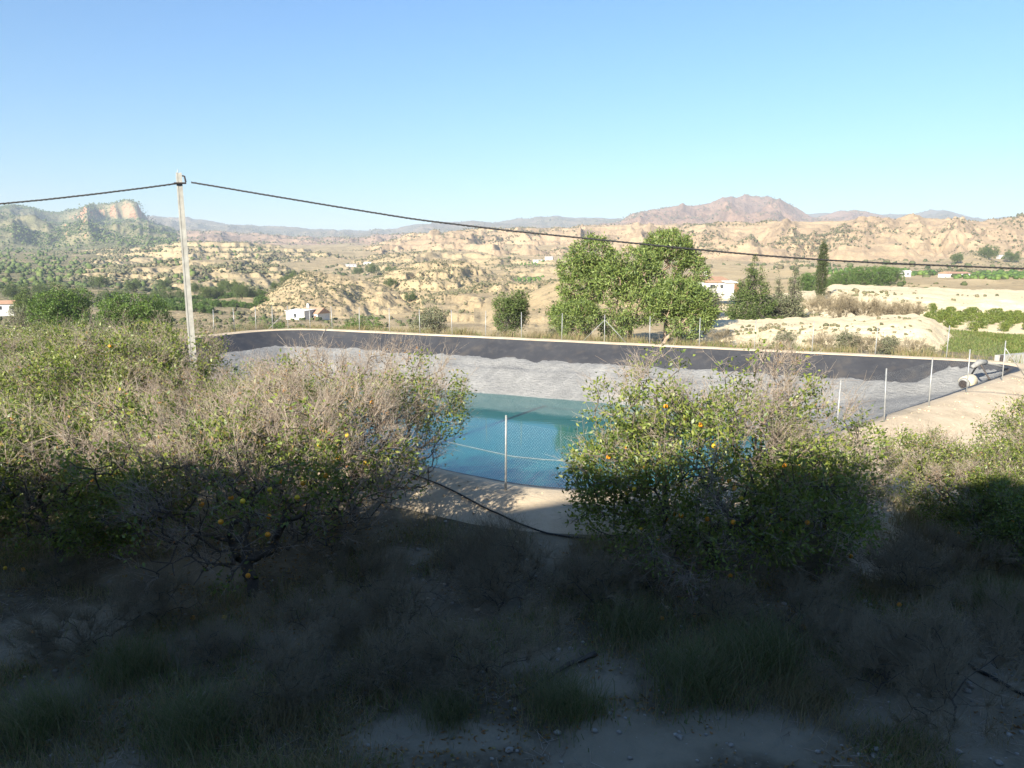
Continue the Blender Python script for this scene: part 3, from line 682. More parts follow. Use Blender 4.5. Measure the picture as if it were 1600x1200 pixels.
def cable_pts(lst, d0, d1):
    pts = []
    for q, (a, b) in enumerate(lst):
        t = abs(a - lst[0][0]) / abs(lst[-1][0] - lst[0][0]); pts.append(at(a, b, d0 + (d1 - d0) * t))
    return pts
def smooth_pts(P, n):
    P = np.array(P); t = np.r_[0, np.cumsum(np.linalg.norm(np.diff(P, axis=0), axis=1))]; q = np.linspace(0, t[-1], n)
    o = np.c_[[np.interp(q, t, P[:, j]) for j in range(3)]].T
    for _ in range(6): o[1:-1] = 0.25 * o[:-2] + 0.5 * o[1:-1] + 0.25 * o[2:]
    return o
def twisted(name, P, label):
    P = smooth_pts(P, 150); e = empty(name, tuple(P[0]), 0, label, 'cable')
    L = np.r_[0, np.cumsum(np.linalg.norm(np.diff(P, axis=0), axis=1))]
    fine = np.linspace(0, L[-1], int(L[-1] / 0.14)); C = np.c_[[np.interp(fine, L, P[:, j]) for j in range(3)]].T - P[0]
    for k_ in range(3):
        ph = fine / 0.55 * 2 * math.pi + k_ * 2.094
        Q = C + np.c_[np.zeros_like(ph), np.cos(ph), np.sin(ph)] * 0.017
        MB().tube([tuple(q) for q in Q], 0.016, 5).build('strand', M['cable'], e, smooth=True)
twisted('overhead_cable', cable_pts(cpx, by - 0.1, by - 2.0), 'twisted black overhead cable sloping from the pole across to the right')
twisted('overhead_cable', cable_pts(cpl, by - 0.1, by - 1.0), 'twisted black overhead cable running from the pole to the left edge')

# ------------------------------------------------------------------ intake at the right corner
ix, iy, _ = on_plane(1512, 600, -0.55)
pump = empty('intake_drum', (ix, iy, -0.75), 0, 'cream drum on dark steel struts lying in the pale silt by the right corner', 'pump')
ax = Vector((0.75, 0.55, 0.12)).normalized(); c0 = Vector((0, 0, 0.32))
dr = MB().tube([c0 - ax * 0.42, c0 - ax * 0.36, c0 + ax * 0.36, c0 + ax * 0.42], [0.30, 0.36, 0.36, 0.30], 20).build('drum', M['cream'], pump, smooth=True)
MB().tube([c0 - ax * 0.56, c0 - ax * 0.42], [0.27, 0.31], 18).build('end_cap', M['drumend'], dr, smooth=True)
MB().tube([c0 - ax * 0.60, c0 - ax * 0.555], [0.20, 0.22], 14).build('inlet_grille', M['rust'], dr)
hd = Vector((at(1530, 566, iy + 1.2))) - Vector((ix, iy, -0.75))
f1 = Vector(on_plane(1514, 588, -0.55)) - Vector((ix, iy, -0.75)); f2 = Vector(on_plane(1548, 591, -0.35)) - Vector((ix, iy, -0.75))
for f_ in (f1, f2): MB().tube([hd + (f_ - hd) * 0.05, f_ - Vector((0, 0, 0.15))], 0.05, 7).build('strut', M['rust'], pump)
MB().tube([hd - Vector((0.5, 0.2, 0.25)), hd, hd + Vector((0.45, 0.15, -0.02))], [0.10, 0.17, 0.15], 10).build('pipe_head', M['drumend'], pump, smooth=True)
MB().tube([hd + Vector((0.4, 0.14, 0)), hd + Vector((1.4, 0.6, -0.25)), hd + Vector((2.6, 1.4, -0.6))], 0.07, 8).build('pipe', M['drumend'], pump, smooth=True)
P = rim_at(1584, True)
kb = empty('concrete_block', (30.6, 45.6, 0.0), R(25), 'low pale concrete kerb block at the right corner of the rim', 'block')
MB().box(-1.6, 1.6, -0.22, 0.22, -0.3, 0.42).build('body', M['concrete'], kb)
MB().tube([(-1.9, -0.4, 0), (-1.9, -0.4, 0.5)], 0.09, 8).build('stub_pipe', M['rust'], kb)

# ------------------------------------------------------------------ plants
def prisms(A, B, ra, rb, k=3):
    A = np.asarray(A, float); B = np.asarray(B, float); ax = B - A; ln = np.linalg.norm(ax, axis=1, keepdims=True); ax = ax / np.maximum(ln, 1e-6)
    ref = np.where(np.abs(ax[:, 2:3]) > 0.9, np.array([[1., 0, 0]]), np.array([[0, 0, 1.]]))
    u = np.cross(ax, ref); u /= np.linalg.norm(u, axis=1, keepdims=True); w = np.cross(ax, u)
    n = len(A); th = np.arange(k) * 2 * math.pi / k
    off = u[:, None, :] * np.cos(th)[None, :, None] + w[:, None, :] * np.sin(th)[None, :, None]
    va = A[:, None, :] + off * np.reshape(ra, (-1, 1, 1)); vb = B[:, None, :] + off * np.reshape(rb, (-1, 1, 1))
    v = np.concatenate([va, vb], 1).reshape(-1, 3)
    b = (np.arange(n) * 2 * k)[:, None]; q = np.arange(k)[None, :]; q1 = (q + 1) % k
    f = np.stack([b + q, b + q1, b + k + q1, b + k + q], -1).reshape(-1, 4)
    return v, f
def unit(v): return v / np.maximum(np.linalg.norm(v, axis=-1, keepdims=True), 1e-9)
def leaves(C, axis, L, W, rng, fold=0.25):
    n = len(C); a = unit(axis); s = unit(np.cross(a, rng.normal(size=(n, 3)))); nn = np.cross(a, s)
    L = np.reshape(L, (-1, 1)) * np.ones((n, 1)); W = np.reshape(W, (-1, 1)) * np.ones((n, 1))
    m = C + a * L * 0.45 + nn * W * fold
    v = np.stack([C, m + s * W / 2, C + a * L - nn * W * 0.15, m - s * W / 2], 1).reshape(-1, 3)
    return v, (np.arange(n) * 4)[:, None] + np.arange(4)[None, :]
def sample_lobes(lobes, n, rng, shell=0.55):
    w = np.array([l[3] * l[4] * l[5] for l in lobes]); w = w / w.sum(); out = []
    for l, c in zip(lobes, rng.multinomial(n, w)):
        d = unit(rng.normal(size=(c, 3))); r_ = rng.random(c) ** (1 / 3); r_ = shell + (1 - shell) * r_ if shell > 0.7 else r_ ** (1 - shell)
        out.append(np.array(l[:3]) + d * r_[:, None] * np.array(l[3:6]))
    return np.vstack(out)
def skeleton(pts, trunk, bf=0.35):
    """joins points to the nearest branch, favouring short ways to the root"""
    nodes = [np.array(t, float) for t in trunk]; par = [-1] + list(range(len(trunk) - 1))
    plen = [0.0]
    for q in range(1, len(trunk)): plen.append(plen[-1] + np.linalg.norm(nodes[q] - nodes[q - 1]))
    n0 = len(nodes); order = np.argsort(np.linalg.norm(pts - nodes[-1], axis=1))
    N = np.zeros((n0 + len(pts), 3)); N[:n0] = nodes; PL = np.zeros(len(N)); PL[:n0] = plen; par = par + [0] * len(pts); c = n0
    for q in order:
        d = np.linalg.norm(N[:c] - pts[q], axis=1); cost = d + bf * PL[:c]
        if n0 > 1: cost[:max(1, n0 - 2)] += 5
        j = int(np.argmin(cost)); N[c] = pts[q]; par[c] = j; PL[c] = PL[j] + d[j]; c += 1
    return N, np.array(par), PL
def make_tree(seed, lobes, npts, trunk, r_tip, kexp=0.42, bf=0.35, shell=0.55, crook=0.10):
    rng = np.random.default_rng(seed); pts = sample_lobes(lobes, npts, rng, shell); pts = pts[pts[:, 2] > 0.12]
    N, par, PL = skeleton(pts, trunk, bf); n = len(N)
    cnt = np.zeros(n); kids = np.zeros(n, int)
    for q in range(1, n): kids[par[q]] += 1
    for q in range(n - 1, 0, -1):
        if kids[q] == 0: cnt[q] += 1
        cnt[par[q]] += cnt[q]
    rad = r_tip * np.maximum(cnt, 1) ** kexp
    A = N[par[1:]]; B = N[1:]; ln = np.linalg.norm(B - A, axis=1, keepdims=True)
    mid = (A + B) / 2 + rng.normal(size=A.shape) * crook * ln + np.array([0, 0, 0.06]) * ln
    ra = np.minimum(rad[par[1:]], rad[1:] * 1.35); rb = rad[1:]; rm = (ra + rb) / 2
    v1, f1 = prisms(np.vstack([A, mid]), np.vstack([mid, B]), np.r_[ra, rm], np.r_[rm, rb], 5)
    return dict(rng=rng, N=N, par=par, kids=kids, bv=v1, bf=f1, mid=mid, B=B, A=A)
def twigs(P, D0, rng, ln, r0, side=2):
    """bare twigs: crooked stems with short side shoots; returns segments"""
    n = len(P); D0 = unit(D0); L = ln * (0.6 + 0.8 * rng.random((n, 1)))
    p0 = P; S = []; d = D0
    tips = []
    for k_ in range(3):
        d = unit(d + rng.normal(size=(n, 3)) * 0.28 + np.array([0, 0, 0.10]))
        p1 = p0 + d * L / 3; S.append((p0, p1, np.full(n, r0 * (1 - 0.25 * k_)), np.full(n, r0 * (1 - 0.25 * (k_ + 1)))))
        for s_ in range(side):
            t = rng.random((n, 1)); b = p0 + (p1 - p0) * t; e = unit(d + rng.normal(size=(n, 3)) * 0.75)
            q = b + e * L * (0.18 + 0.25 * rng.random((n, 1))); S.append((b, q, np.full(n, r0 * 0.55), np.full(n, r0 * 0.3))); tips.append((b, q))
        tips.append((p0, p1)); p0 = p1
    A = np.vstack([s[0] for s in S]); B = np.vstack([s[1] for s in S]); ra = np.concatenate([s[2] for s in S]); rb = np.concatenate([s[3] for s in S])
    return A, B, ra, rb, tips
def leafy(tr, sel, per, ln, L, W, rng, up=0.3, spread=0.35):
    """leaf positions scattered along invisible shoots at the chosen nodes"""
    P = np.repeat(tr['B'][sel], per, 0); O = np.repeat(unit(tr['B'][sel] - tr['c'] + 1e-6), per, 0)
    d = unit(O * 0.8 + rng.normal(size=P.shape) * 0.9 + np.array([0, 0, up])); C = P + d * ln * rng.random((len(P), 1)) ** 0.7 + rng.normal(size=P.shape) * spread * 0.3
    ax = unit(d * 0.5 + rng.normal(size=P.shape) * 0.8)
    return leaves(C, ax, L * (0.7 + 0.6 * rng.random(len(C))), W * (0.7 + 0.6 * rng.random(len(C))), rng), C

fruit_me = None
def sphere_me(name, r_, mat, seg=10):
    mb = MB(); pts = [(0, 0, -r_ * math.cos(math.pi * q / 6)) for q in range(7)]
    mb.tube(pts, [max(0.002, r_ * math.sin(math.pi * q / 6)) for q in range(7)], seg)
    o = mb.build(name, mat, smooth=True); me = o.data; bpy.data.objects.remove(o); return me
ORANGE = sphere_me('orange', 0.047, M['orange']); YELLOW = sphere_me('orange_ripening', 0.045, M['yellow'])

def citrus_meshes(key, seed, lobes, npts, trunk, alive=0.5, dead_top=0.4, nleaf=22, ntw=6, dry=0.12, detail=1.0, low_bare=0.0):
    tr = make_tree(seed, lobes, npts, trunk, 0.0085, 0.46, 0.25, 0.62, 0.12); rng = tr['rng']
    top = max(l[2] + l[5] for l in lobes); tr['c'] = np.array([np.mean([l[0] for l in lobes]), np.mean([l[1] for l in lobes]), top * 0.35])
    B = tr['B']; q = fbm(B[:, 0] / 0.9 + seed, B[:, 1] / 0.9 + B[:, 2] * 0.9, seed, 3) * 0.9 + 0.5
    hz = np.clip(B[:, 2] / top, 0, 1)
    live = q > (1 - alive) + dead_top * (hz - 0.55)
    low = (hz < 0.52) & (rng.random(len(B)) < low_bare); live &= ~low
    kids = tr['kids'][1:]; outer = (kids <= 1)
    parts = {'trunk': mesh_np(key + '_trunk', tr['bv'], tr['bf'], True, [M['bark']])}
    sel = live & outer
    (lv, lf), C = leafy(tr, sel, int(nleaf * detail), 0.34, 0.10, 0.048, rng)
    parts['crown'] = mesh_np(key + '_crown', lv, lf, False, [M['citrus']])
    dsel = (~live) & outer & ~(low & (rng.random(len(B)) < 0.65))
    if dry > 0:
        dd = (rng.random(len(B)) < dry + 0.25 * (~live)) & outer
        (lv, lf), _ = leafy(tr, dd, int(9 * detail), 0.35, 0.07, 0.03, rng); parts['dry_leaves'] = mesh_np(key + '_dry', lv, lf, False, [M['dryleaf']])
    base = np.vstack([np.repeat(B[dsel], int(ntw * detail), 0), np.repeat(B[live & outer & (rng.random(len(B)) < 0.65)], max(1, int(ntw * detail * 0.4)), 0)])
    dr_ = unit(base - tr['c']) + rng.normal(size=base.shape) * 0.45 + np.array([0, 0, 0.45])
    A, Bq, ra, rb, _ = twigs(base, dr_, rng, 0.60, 0.0052, 2)
    tv, tf = prisms(A, Bq, ra, rb, 3); parts['bare_twigs'] = mesh_np(key + '_twigs', tv, tf, False, [M['twig']])
    fs = C[rng.permutation(len(C))[:160]] - np.array([0, 0, 0.06])
    return parts, fs
def place_tree(name, parts, loc, rz, sc, label, cat, group=None, fruit=None, nf=0, front=True, seed=0):
    e = empty(name, loc, rz, label, cat, group); e.scale = (sc, sc, sc) if not isinstance(sc, tuple) else sc
    for k_, me in parts.items():
        o = link(k_, me, e)
        if k_ in ('crown', 'dry_leaves', 'bare_twigs', 'foliage'): o['kind'] = 'stuff'
    if fruit is not None and nf:
        rg = np.random.default_rng(seed + 5); ang_ = math.atan2(-loc[0], -loc[1]); cr, sr = math.cos(rz), math.sin(rz); wd = np.c_[fruit[:, 0] * cr - fruit[:, 1] * sr, fruit[:, 0] * sr + fruit[:, 1] * cr]
        w = fruit[np.argsort(-(wd[:, 0] * -loc[0] + wd[:, 1] * -loc[1]) / math.hypot(loc[0], loc[1]) + rg.normal(size=len(fruit)) * 0.9)]
        for p_ in w[:nf]:
            o = link('orange', ORANGE if rg.random() < 0.7 else YELLOW, e, tuple(p_)); o.rotation_euler = tuple(rg.random(3) * 3)
    return e
def crown_lobes(rx, ry, top, n, seed, low=0.9, lobe=0.45):
    rg = np.random.default_rng(seed); out = [(0, 0, low + (top - low) * 0.42, rx * 0.72, ry * 0.72, (top - low) * 0.42)]
    for q in range(n):
        a = 2 * math.pi * (q + rg.random() * 0.6) / n; k_ = 0.55 + 0.2 * rg.random(); s_ = lobe * (0.8 + 0.5 * rg.random())
        zc = low + (top - low) * (0.35 + 0.4 * rg.random())
        rz_ = min((top - low) * 0.36, top - zc) if top - zc > 0.4 else 0.4
        out.append((rx * k_ * math.cos(a), ry * k_ * math.sin(a), zc, rx * s_, ry * s_, rz_))
    return out
G_near = 'old citrus trees in the foreground'
def trunk_pts(h, lean=(0, 0)): return [(0, 0, -0.3), (lean[0] * .3, lean[1] * .3, h * 0.5), (lean[0], lean[1], h)]

# the two large trees and their neighbours
x, y, _ = on_plane(1105, 900, -0.7)
pr, fr = citrus_meshes('right_citrus', 31, crown_lobes(3.0, 2.8, 4.0, 8, 31, 0.55, 0.36) + [(-1.2, -1.2, 1.1, 1.2, 1.0, 0.8), (1.3, -1.2, 1.0, 1.3, 1.0, 0.8), (2.6, -0.3, 0.9, 1.1, 1.0, 0.7), (-2.3, -0.2, 1.4, 0.9, 0.9, 0.7), (-1.0, 0.3, 4.1, 0.5, 0.5, 0.6), (1.6, 0.2, 3.9, 0.6, 0.6, 0.7), (0.4, -0.4, 4.3, 0.45, 0.5, 0.5), (3.0, 0, 1.6, 0.7, 0.7, 0.6), (-2.9, 0.2, 2.3, 0.6, 0.6, 0.6)], 1000, trunk_pts(0.75, (0.15, 0.1)), alive=0.70, dead_top=0.40, nleaf=42, ntw=9, dry=0.06)
place_tree('citrus_tree', pr, (x, y, height(x, y)), 0.4, 1.0, 'large citrus tree right of centre, leafy and hung with oranges, bare twigs on top', 'tree', G_near, fr, 34, seed=1)
x, y, _ = on_plane(400, 930, -0.7)
pl, fl = citrus_meshes('left_citrus', 37, crown_lobes(3.1, 2.7, 4.15, 9, 37, 0.9), 1000, trunk_pts(0.7, (-0.2, 0.1)), alive=0.52, dead_top=0.42, nleaf=40, ntw=6, dry=0.22, low_bare=0.9)
place_tree('citrus_tree', pl, (x, y, height(x, y)), 0.0, 1.0, 'half dead citrus tree left of centre with dark crooked limbs and brown twiggy top', 'tree', G_near, fl, 16, seed=2)
pm_, fm_ = citrus_meshes('mid_citrus', 41, crown_lobes(2.6, 2.4, 3.7, 8, 41, 0.7), 800, trunk_pts(0.7), alive=0.74, dead_top=0.32, nleaf=48, ntw=5, dry=0.16)
pb_, fb_ = citrus_meshes('bushy_citrus', 43, crown_lobes(2.5, 2.4, 3.3, 8, 43, 0.4), 760, trunk_pts(0.5), alive=0.82, dead_top=0.25, nleaf=48, ntw=5, dry=0.08)
VAR = [(pm_, fm_), (pb_, fb_), (pl, fl)]
spots = [  # x, y, rotation, size, variant, fruit, label
    (-3.9, 18.2, 1.0, 0.98, 2, 4, 'twiggy citrus tree beside the near water edge, left of the lone fence post'),
    (-10.2, 16.2, 2.2, 1.00, 0, 8, 'citrus tree at the left edge, second row, partly in shade'),
    (-7.6, 21.6, 0.3, 0.80, 2, 4, 'brown twiggy citrus tree just in front of the concrete pole'),
    (-14.6, 18.8, 4.0, 1.05, 1, 6, 'leafy citrus tree cut off by the left edge, nearest the viewer'),
    (-12.6, 22.8, 5.1, 1.05, 0, 5, 'citrus tree left of the pole, third row back'),
    (-17.5, 23.8, 1.7, 1.05, 1, 5, 'green citrus tree at the left edge, third row back'),
    (-15.8, 27.5, 2.9, 1.02, 1, 4, 'citrus tree left of the pole, fourth row back'),
    (-21.0, 29.0, 0.9, 1.05, 0, 4, 'citrus tree at the left edge, fourth row back'),
    (-19.6, 32.6, 3.6, 1.00, 1, 3, 'rearmost citrus tree left of the pole, close to the reservoir bank'),
    (-25.0, 34.5, 4.6, 1.08, 1, 3, 'rearmost citrus tree at the left edge of the orchard'),
    (-12.7, 25.4, 5.6, 1.12, 0, 2, 'tall leafy citrus tree close to the left of the pole'),
    (10.9, 17.6, 0.6, 0.68, 0, 5, 'low bushy citrus at right, in front of the pale bank'),
    (14.6, 19.0, 2.6, 0.80, 0, 4, 'bushy citrus cut by the right edge, in full sun'),
    (11.3, 15.6, 3.9, 0.62, 1, 5, 'low citrus at the right edge where the shade begins'),
    (7.6, 17.6, 1.9, 0.55, 2, 0, 'small dry twiggy citrus between the large right tree and pale bank'),
]
for q, (x, y, rz, sc, vi, nf, lab) in enumerate(spots):
    parts, fr_ = VAR[vi]
    place_tree('citrus_tree', parts, (x, y, height(x, y) - 0.05), rz, sc, lab, 'tree', G_near, fr_, nf, seed=10 + q)

# ------------------------------------------------------------------ trees of the middle distance
def foliage_tree(key, seed, lobes, npts, trunk, leaf, bark, per, ln, L, W, r_tip=0.02, kexp=0.42, bf=0.3, up=0.2, thin=0.0):
    tr = make_tree(seed, lobes, npts, trunk, r_tip, kexp, bf, 0.6, 0.10); rng = tr['rng']
    tr['c'] = np.array([np.mean([l[0] for l in lobes]), np.mean([l[1] for l in lobes]), np.mean([l[2] for l in lobes])])
    sel = (tr['kids'][1:] <= 1) & (rng.random(len(tr['B'])) > thin) & (tr['B'][:, 2] > min(l[2] - l[5] for l in lobes) * 0.8)
    (lv, lf), C = leafy(tr, sel, per, ln, L, W, rng, up)
    return {'trunk': mesh_np(key + '_trunk', tr['bv'], tr['bf'], True, [bark]), 'crown': mesh_np(key + '_crown', lv, lf, False, [leaf])}
def lobes_round(w, h, n, seed, low=0.1, s=0.5):
    rg = np.random.default_rng(seed); out = []
    for q in range(n):
        a = rg.random() * 6.283; k_ = rg.random() ** 0.6 * 0.5; zz = low + (1 - low) * (0.25 + 0.55 * rg.random())
        r_ = s * w * 0.5 * (0.7 + 0.5 * rg.random()) * (1.15 - 0.5 * zz)
        out.append((w * k_ * math.cos(a), w * k_ * math.sin(a), h * zz, r_, r_, min(h * (1 - zz), r_ * 0.9) + 0.15))
    return out
T = {}
T['pine'] = foliage_tree('pine', 301, lobes_round(6, 5.5, 14, 301, 0.12), 420, trunk_pts(1.2), M['pine'], M['bark'], 26, 0.55, 0.30, 0.09, up=0.4)
T['roundpine'] = foliage_tree('round_pine', 303, lobes_round(3.6, 5.3, 12, 303, 0.08, 0.6), 420, trunk_pts(0.8), M['pine'], M['bark'], 26, 0.40, 0.24, 0.07, up=0.5)
T['bush'] = foliage_tree('green_bush', 305, lobes_round(4.2, 3.2, 14, 305, 0.0, 0.6), 320, trunk_pts(0.4), M['bushgreen'], M['bark'], 26, 0.40, 0.20, 0.10)
T['greentree'] = foliage_tree('green_tree', 307, lobes_round(6.0, 5.2, 20, 307, 0.0, 0.55), 520, trunk_pts(0.8), M['bushgreen'], M['bark'], 28, 0.45, 0.22, 0.11)
T['oliveshrub'] = foliage_tree('olive_shrub', 309, lobes_round(3.4, 3.0, 9, 309, 0.1, 0.6), 240, trunk_pts(0.5), M['olive'], M['bark'], 22, 0.4, 0.2, 0.08)
T['smallcitrus'] = foliage_tree('small_citrus', 311, lobes_round(1.9, 1.7, 7, 311, 0.15, 0.7), 90, trunk_pts(0.3), M['citrus'], M['bark'], 20, 0.28, 0.20, 0.11, r_tip=0.01)
T['hedgetree'] = foliage_tree('hedge_tree', 312, lobes_round(3.4, 2.6, 7, 312, 0.12, 0.75), 90, trunk_pts(0.3), M['bushgreen'], M['bark'], 22, 0.45, 0.40, 0.24, r_tip=0.01)
cone = [(0.25 * math.cos(q * 2.1) * (1 - q / 13) * 2, 0.25 * math.sin(q * 2.1) * (1 - q / 13) * 2, 0.9 + q * 0.64, 3.1 * (1 - q / 13.5), 3.1 * (1 - q / 13.5), 0.6) for q in range(13)]
T['conifer'] = foliage_tree('grey_conifer', 313, cone, 560, [(0, 0, -0.3), (0, 0, 3), (0, 0, 6.5), (0, 0, 8.6)], M['pine'], M['bark'], 34, 0.50, 0.28, 0.09, thin=0.05)
slim = [(0, 0, 0.8 + q * 0.6, 1.5 * (1 - q / 14), 1.5 * (1 - q / 14), 0.6) for q in range(13)]
T['slimconifer'] = foliage_tree('slim_conifer', 315, slim, 300, [(0, 0, -0.3), (0, 0, 3), (0, 0, 6), (0, 0, 8.0)], M['olive'], M['bark'], 28, 0.36, 0.24, 0.085, thin=0.15)
cyp = [(0, 0, 0.5 + q * 0.6, 0.78 * math.sin(math.pi * (0.16 + 0.78 * q / 13)) ** 0.6, 0.78 * math.sin(math.pi * (0.16 + 0.78 * q / 13)) ** 0.6, 0.6) for q in range(13)]
T['cypress'] = foliage_tree('cypress', 317, cyp, 420, [(0, 0, -0.3), (0, 0, 2), (0, 0, 5), (0, 0, 7.6)], M['cypress'], M['bark'], 30, 0.30, 0.22, 0.06, up=1.5)
rgt = np.random.default_rng(55)
def bare_mesh(key, seed, w, h, n, mat=None, r0=0.012, ln=0.7, rt=0.012):
    rng = np.random.default_rng(seed); lob = lobes_round(w, h, 7, seed, 0.1, 0.7)
    tr = make_tree(seed, lob, 120, trunk_pts(h * 0.15), rt, 0.42, 0.3); B = tr['B']; c = np.array([0, 0, h * 0.2])
    base = B[rng.integers(0, len(B), n)]; A, Bq, ra, rb, _ = twigs(base, unit(base - c) + rng.normal(size=base.shape) * 0.4 + np.array([0, 0, 0.3]), rng, ln, r0, 2)
    tv, tf = prisms(A, Bq, ra, rb, 3)
    return {'trunk': mesh_np(key + '_trunk', tr['bv'], tr['bf'], True, [M['bark']]), 'bare_twigs': mesh_np(key + '_twigs', tv, tf, False, [mat or M['greytwig']])}
T['bare'] = bare_mesh('bare_shrub', 321, 2.6, 2.4, 900)
T['deadbrush'] = bare_mesh('dead_brush', 323, 2.4, 1.3, 1500, M['greytwig'], 0.004, 0.5, 0.0045)
T['drybush'] = bare_mesh('dry_bush', 325, 1.6, 1.0, 700, M['greytwig'], 0.005, 0.42, 0.005)

def euc(key, seed, lobes, trunk, per=34):
    return foliage_tree(key, seed, lobes, 460, trunk, M['euc'], M['eubark'], per, 0.42, 0.34, 0.10, r_tip=0.017, kexp=0.45, bf=0.5, up=-0.1)
def put(name, parts, px, D, sc, rz, label, cat, group=None, dz=-0.1):
    x, y, z = gpt(px, D); return place_tree(name, parts, (x, y, z + dz), rz, sc, label, cat, group)
G_e = 'eucalyptus trees behind the far rim'
e1 = euc('eucalyptus_a', 331, [(0.2, 0, 8.6, 1.9, 1.7, 1.5), (-1.2, 0.3, 7.2, 1.6, 1.5, 1.4), (-0.6, 0, 5.4, 2.1, 1.8, 1.5), (-1.7, -0.3, 3.2, 1.7, 1.5, 1.3), (0.9, 0.2, 6.8, 1.4, 1.4, 1.2), (-2.6, 0.0, 3.4, 1.2, 1.2, 0.8)], [(0, 0, -0.4), (0.1, 0, 2.0), (0.2, 0.1, 4.2)])
e2 = euc('eucalyptus_b', 333, [(0, 0, 6.6, 2.3, 1.9, 1.5), (1.2, 0, 5.6, 1.9, 1.7, 1.5), (-1.3, 0, 5.6, 1.7, 1.6, 1.4), (0.2, -0.6, 3.4, 2.4, 1.8, 1.6), (-1.3, -0.5, 2.0, 1.6, 1.4, 1.2)], [(0, 0, -0.4), (0.2, 0, 1.6), (-0.1, 0, 3.6)])
e3 = euc('eucalyptus_c', 335, [(0, 0, 9.2, 2.1, 1.9, 1.3), (1.1, 0.2, 8.2, 1.7, 1.5, 1.1), (-1.2, 0, 8.4, 1.5, 1.5, 1.1), (2.2, 0, 6.6, 1.6, 1.5, 1.6), (1.4, 0, 4.8, 1.7, 1.5, 1.2)], [(0, 0, -0.4), (-0.5, 0, 3.0), (-0.2, 0, 5.6)])
e4 = euc('eucalyptus_d', 337, [(0, 0, 4.2, 2.2, 1.8, 1.4), (1.5, 0, 3.6, 1.7, 1.5, 1.3), (-1.2, 0, 3.6, 1.7, 1.6, 1.4), (0.8, -0.4, 2.0, 1.9, 1.6, 1.2), (2.3, 0, 2.6, 1.2, 1.2, 1.0)], [(-1.2, 0, -0.3), (-0.6, 0, 0.8), (0.2, 0, 2.0)])
put('eucalyptus_tree', e1, 921, 71, 1.0, 0, 'tall eucalyptus at the left of the clump behind the far rim', 'tree', G_e)
put('eucalyptus_tree', e2, 985, 69, 1.05, 0, 'broad eucalyptus with a forked pale trunk in the middle of the clump', 'tree', G_e)
put('eucalyptus_tree', e3, 1043, 74, 1.0, 0, 'tallest eucalyptus with bare upper limbs at the back right of the clump', 'tree', G_e)
put('eucalyptus_tree', e4, 1062, 67, 1.0, 0, 'low spreading eucalyptus with leaning trunk at the right of the clump', 'tree', G_e)
put('eucalyptus_tree', e4, 905, 67.5, 0.72, 2.6, 'small eucalyptus shrub at the left foot of the clump', 'tree', G_e)
put('pine_tree', T['roundpine'], 789, 72, 1.0, 0.5, 'rounded bushy pine standing alone behind the far rim', 'tree')
put('green_bush', T['bush'], 560, 88, 0.95, 0, 'wide green bush behind the far rim, right of the white house', 'bush')
put('green_bush', T['oliveshrub'], 664, 86, 1.2, 1, 'dull green bush behind the far rim, midway to the lone pine', 'bush')
put('green_bush', T['bush'], 412, 98, 0.85, 2, 'bright green bush behind the far rim, left of the white house', 'bush')
put('green_bush', T['bush'], 378, 90, 0.55, 3, 'small green bush behind the left bend of the rim', 'bush')
put('green_bush', T['bush'], 436, 97, 0.5, 4, 'small bush close to the white house, at its left', 'bush')
put('conifer_tree', T['conifer'], 1178, 95, 0.98, 0, 'large grey green conifer on the pale bank, right of the roofed house', 'tree')
put('conifer_tree', T['slimconifer'], 1244, 97, 0.98, 1, 'thin see-through conifer left of the dark cypress', 'tree')
put('conifer_tree', T['slimconifer'], 1219, 101, 0.80, 3, 'shorter thin conifer between the large conifer and the thin one', 'tree')
put('olive_tree', T['oliveshrub'], 1228, 97, 1.25, 2, 'rounded grey shrub at the foot of the thin conifers', 'bush')
put('cypress_tree', T['cypress'], 1286, 113, (0.92, 0.92, 1.14), 0, 'narrow dark column cypress on the pale bank', 'tree')
put('olive_tree', T['oliveshrub'], 1108, 108, 1.55, 4, 'small rounded tree in front of the tiled house', 'tree')
for q, (px, D, sc) in enumerate([(1266, 220, 1.4), (1318, 235, 1.25), (1345, 240, 1.5), (1378, 250, 1.6), (1395, 262, 1.4), (1304, 228, 0.9)]):
    put('valley_tree', T['greentree'], px, D, sc * 0.85, q, 'green tree in the belt behind the cypress, at the foot of the tan hills', 'tree', 'trees in the belt behind the cypress')
put('green_tree', T['greentree'], 96, 92, 1.10, 0.3, 'large bright green tree beyond the orchard at left, left one of two', 'tree')
put('green_tree', T['greentree'], 196, 82, 0.98, 2.2, 'large bright green tree beyond the orchard, right one of two', 'tree')
put('pine_tree', T['pine'], 45, 150, 1.2, 1.0, 'dark pine behind the left bright green tree, at the left', 'tree', None)
put('pine_tree', T['pine'], 92, 165, 1.5, 2.0, 'dark pine directly behind the left bright green tree', 'tree', None)
put('brown_shrub', T['oliveshrub'], 38, 112, 1.2, 3.0, 'dull brown green shrub by the low house at the left edge', 'bush', None)
for q, (px, D, sc) in enumerate([(252, 330, 1.5), (280, 345, 1.1), (318, 345, 1.2), (335, 350, 1.3), (375, 352, 1.5), (395, 356, 1.1), (225, 340, 1.1), (300, 390, 1.2), (360, 400, 1.4), (350, 420, 1.3), (430, 380, 1.0), (180, 360, 1.3), (160, 350, 1.2), (205, 400, 1.4), (120, 330, 1.5), (20, 320, 1.7), (60, 340, 1.6), (150, 420, 1.6), (255, 430, 1.4)]):
    put('valley_pine', T['pine'], px, D, sc * 0.9, q * 1.3, 'dark pine scattered in the valley above the orchard terraces at left', 'tree', 'pines in the left valley')
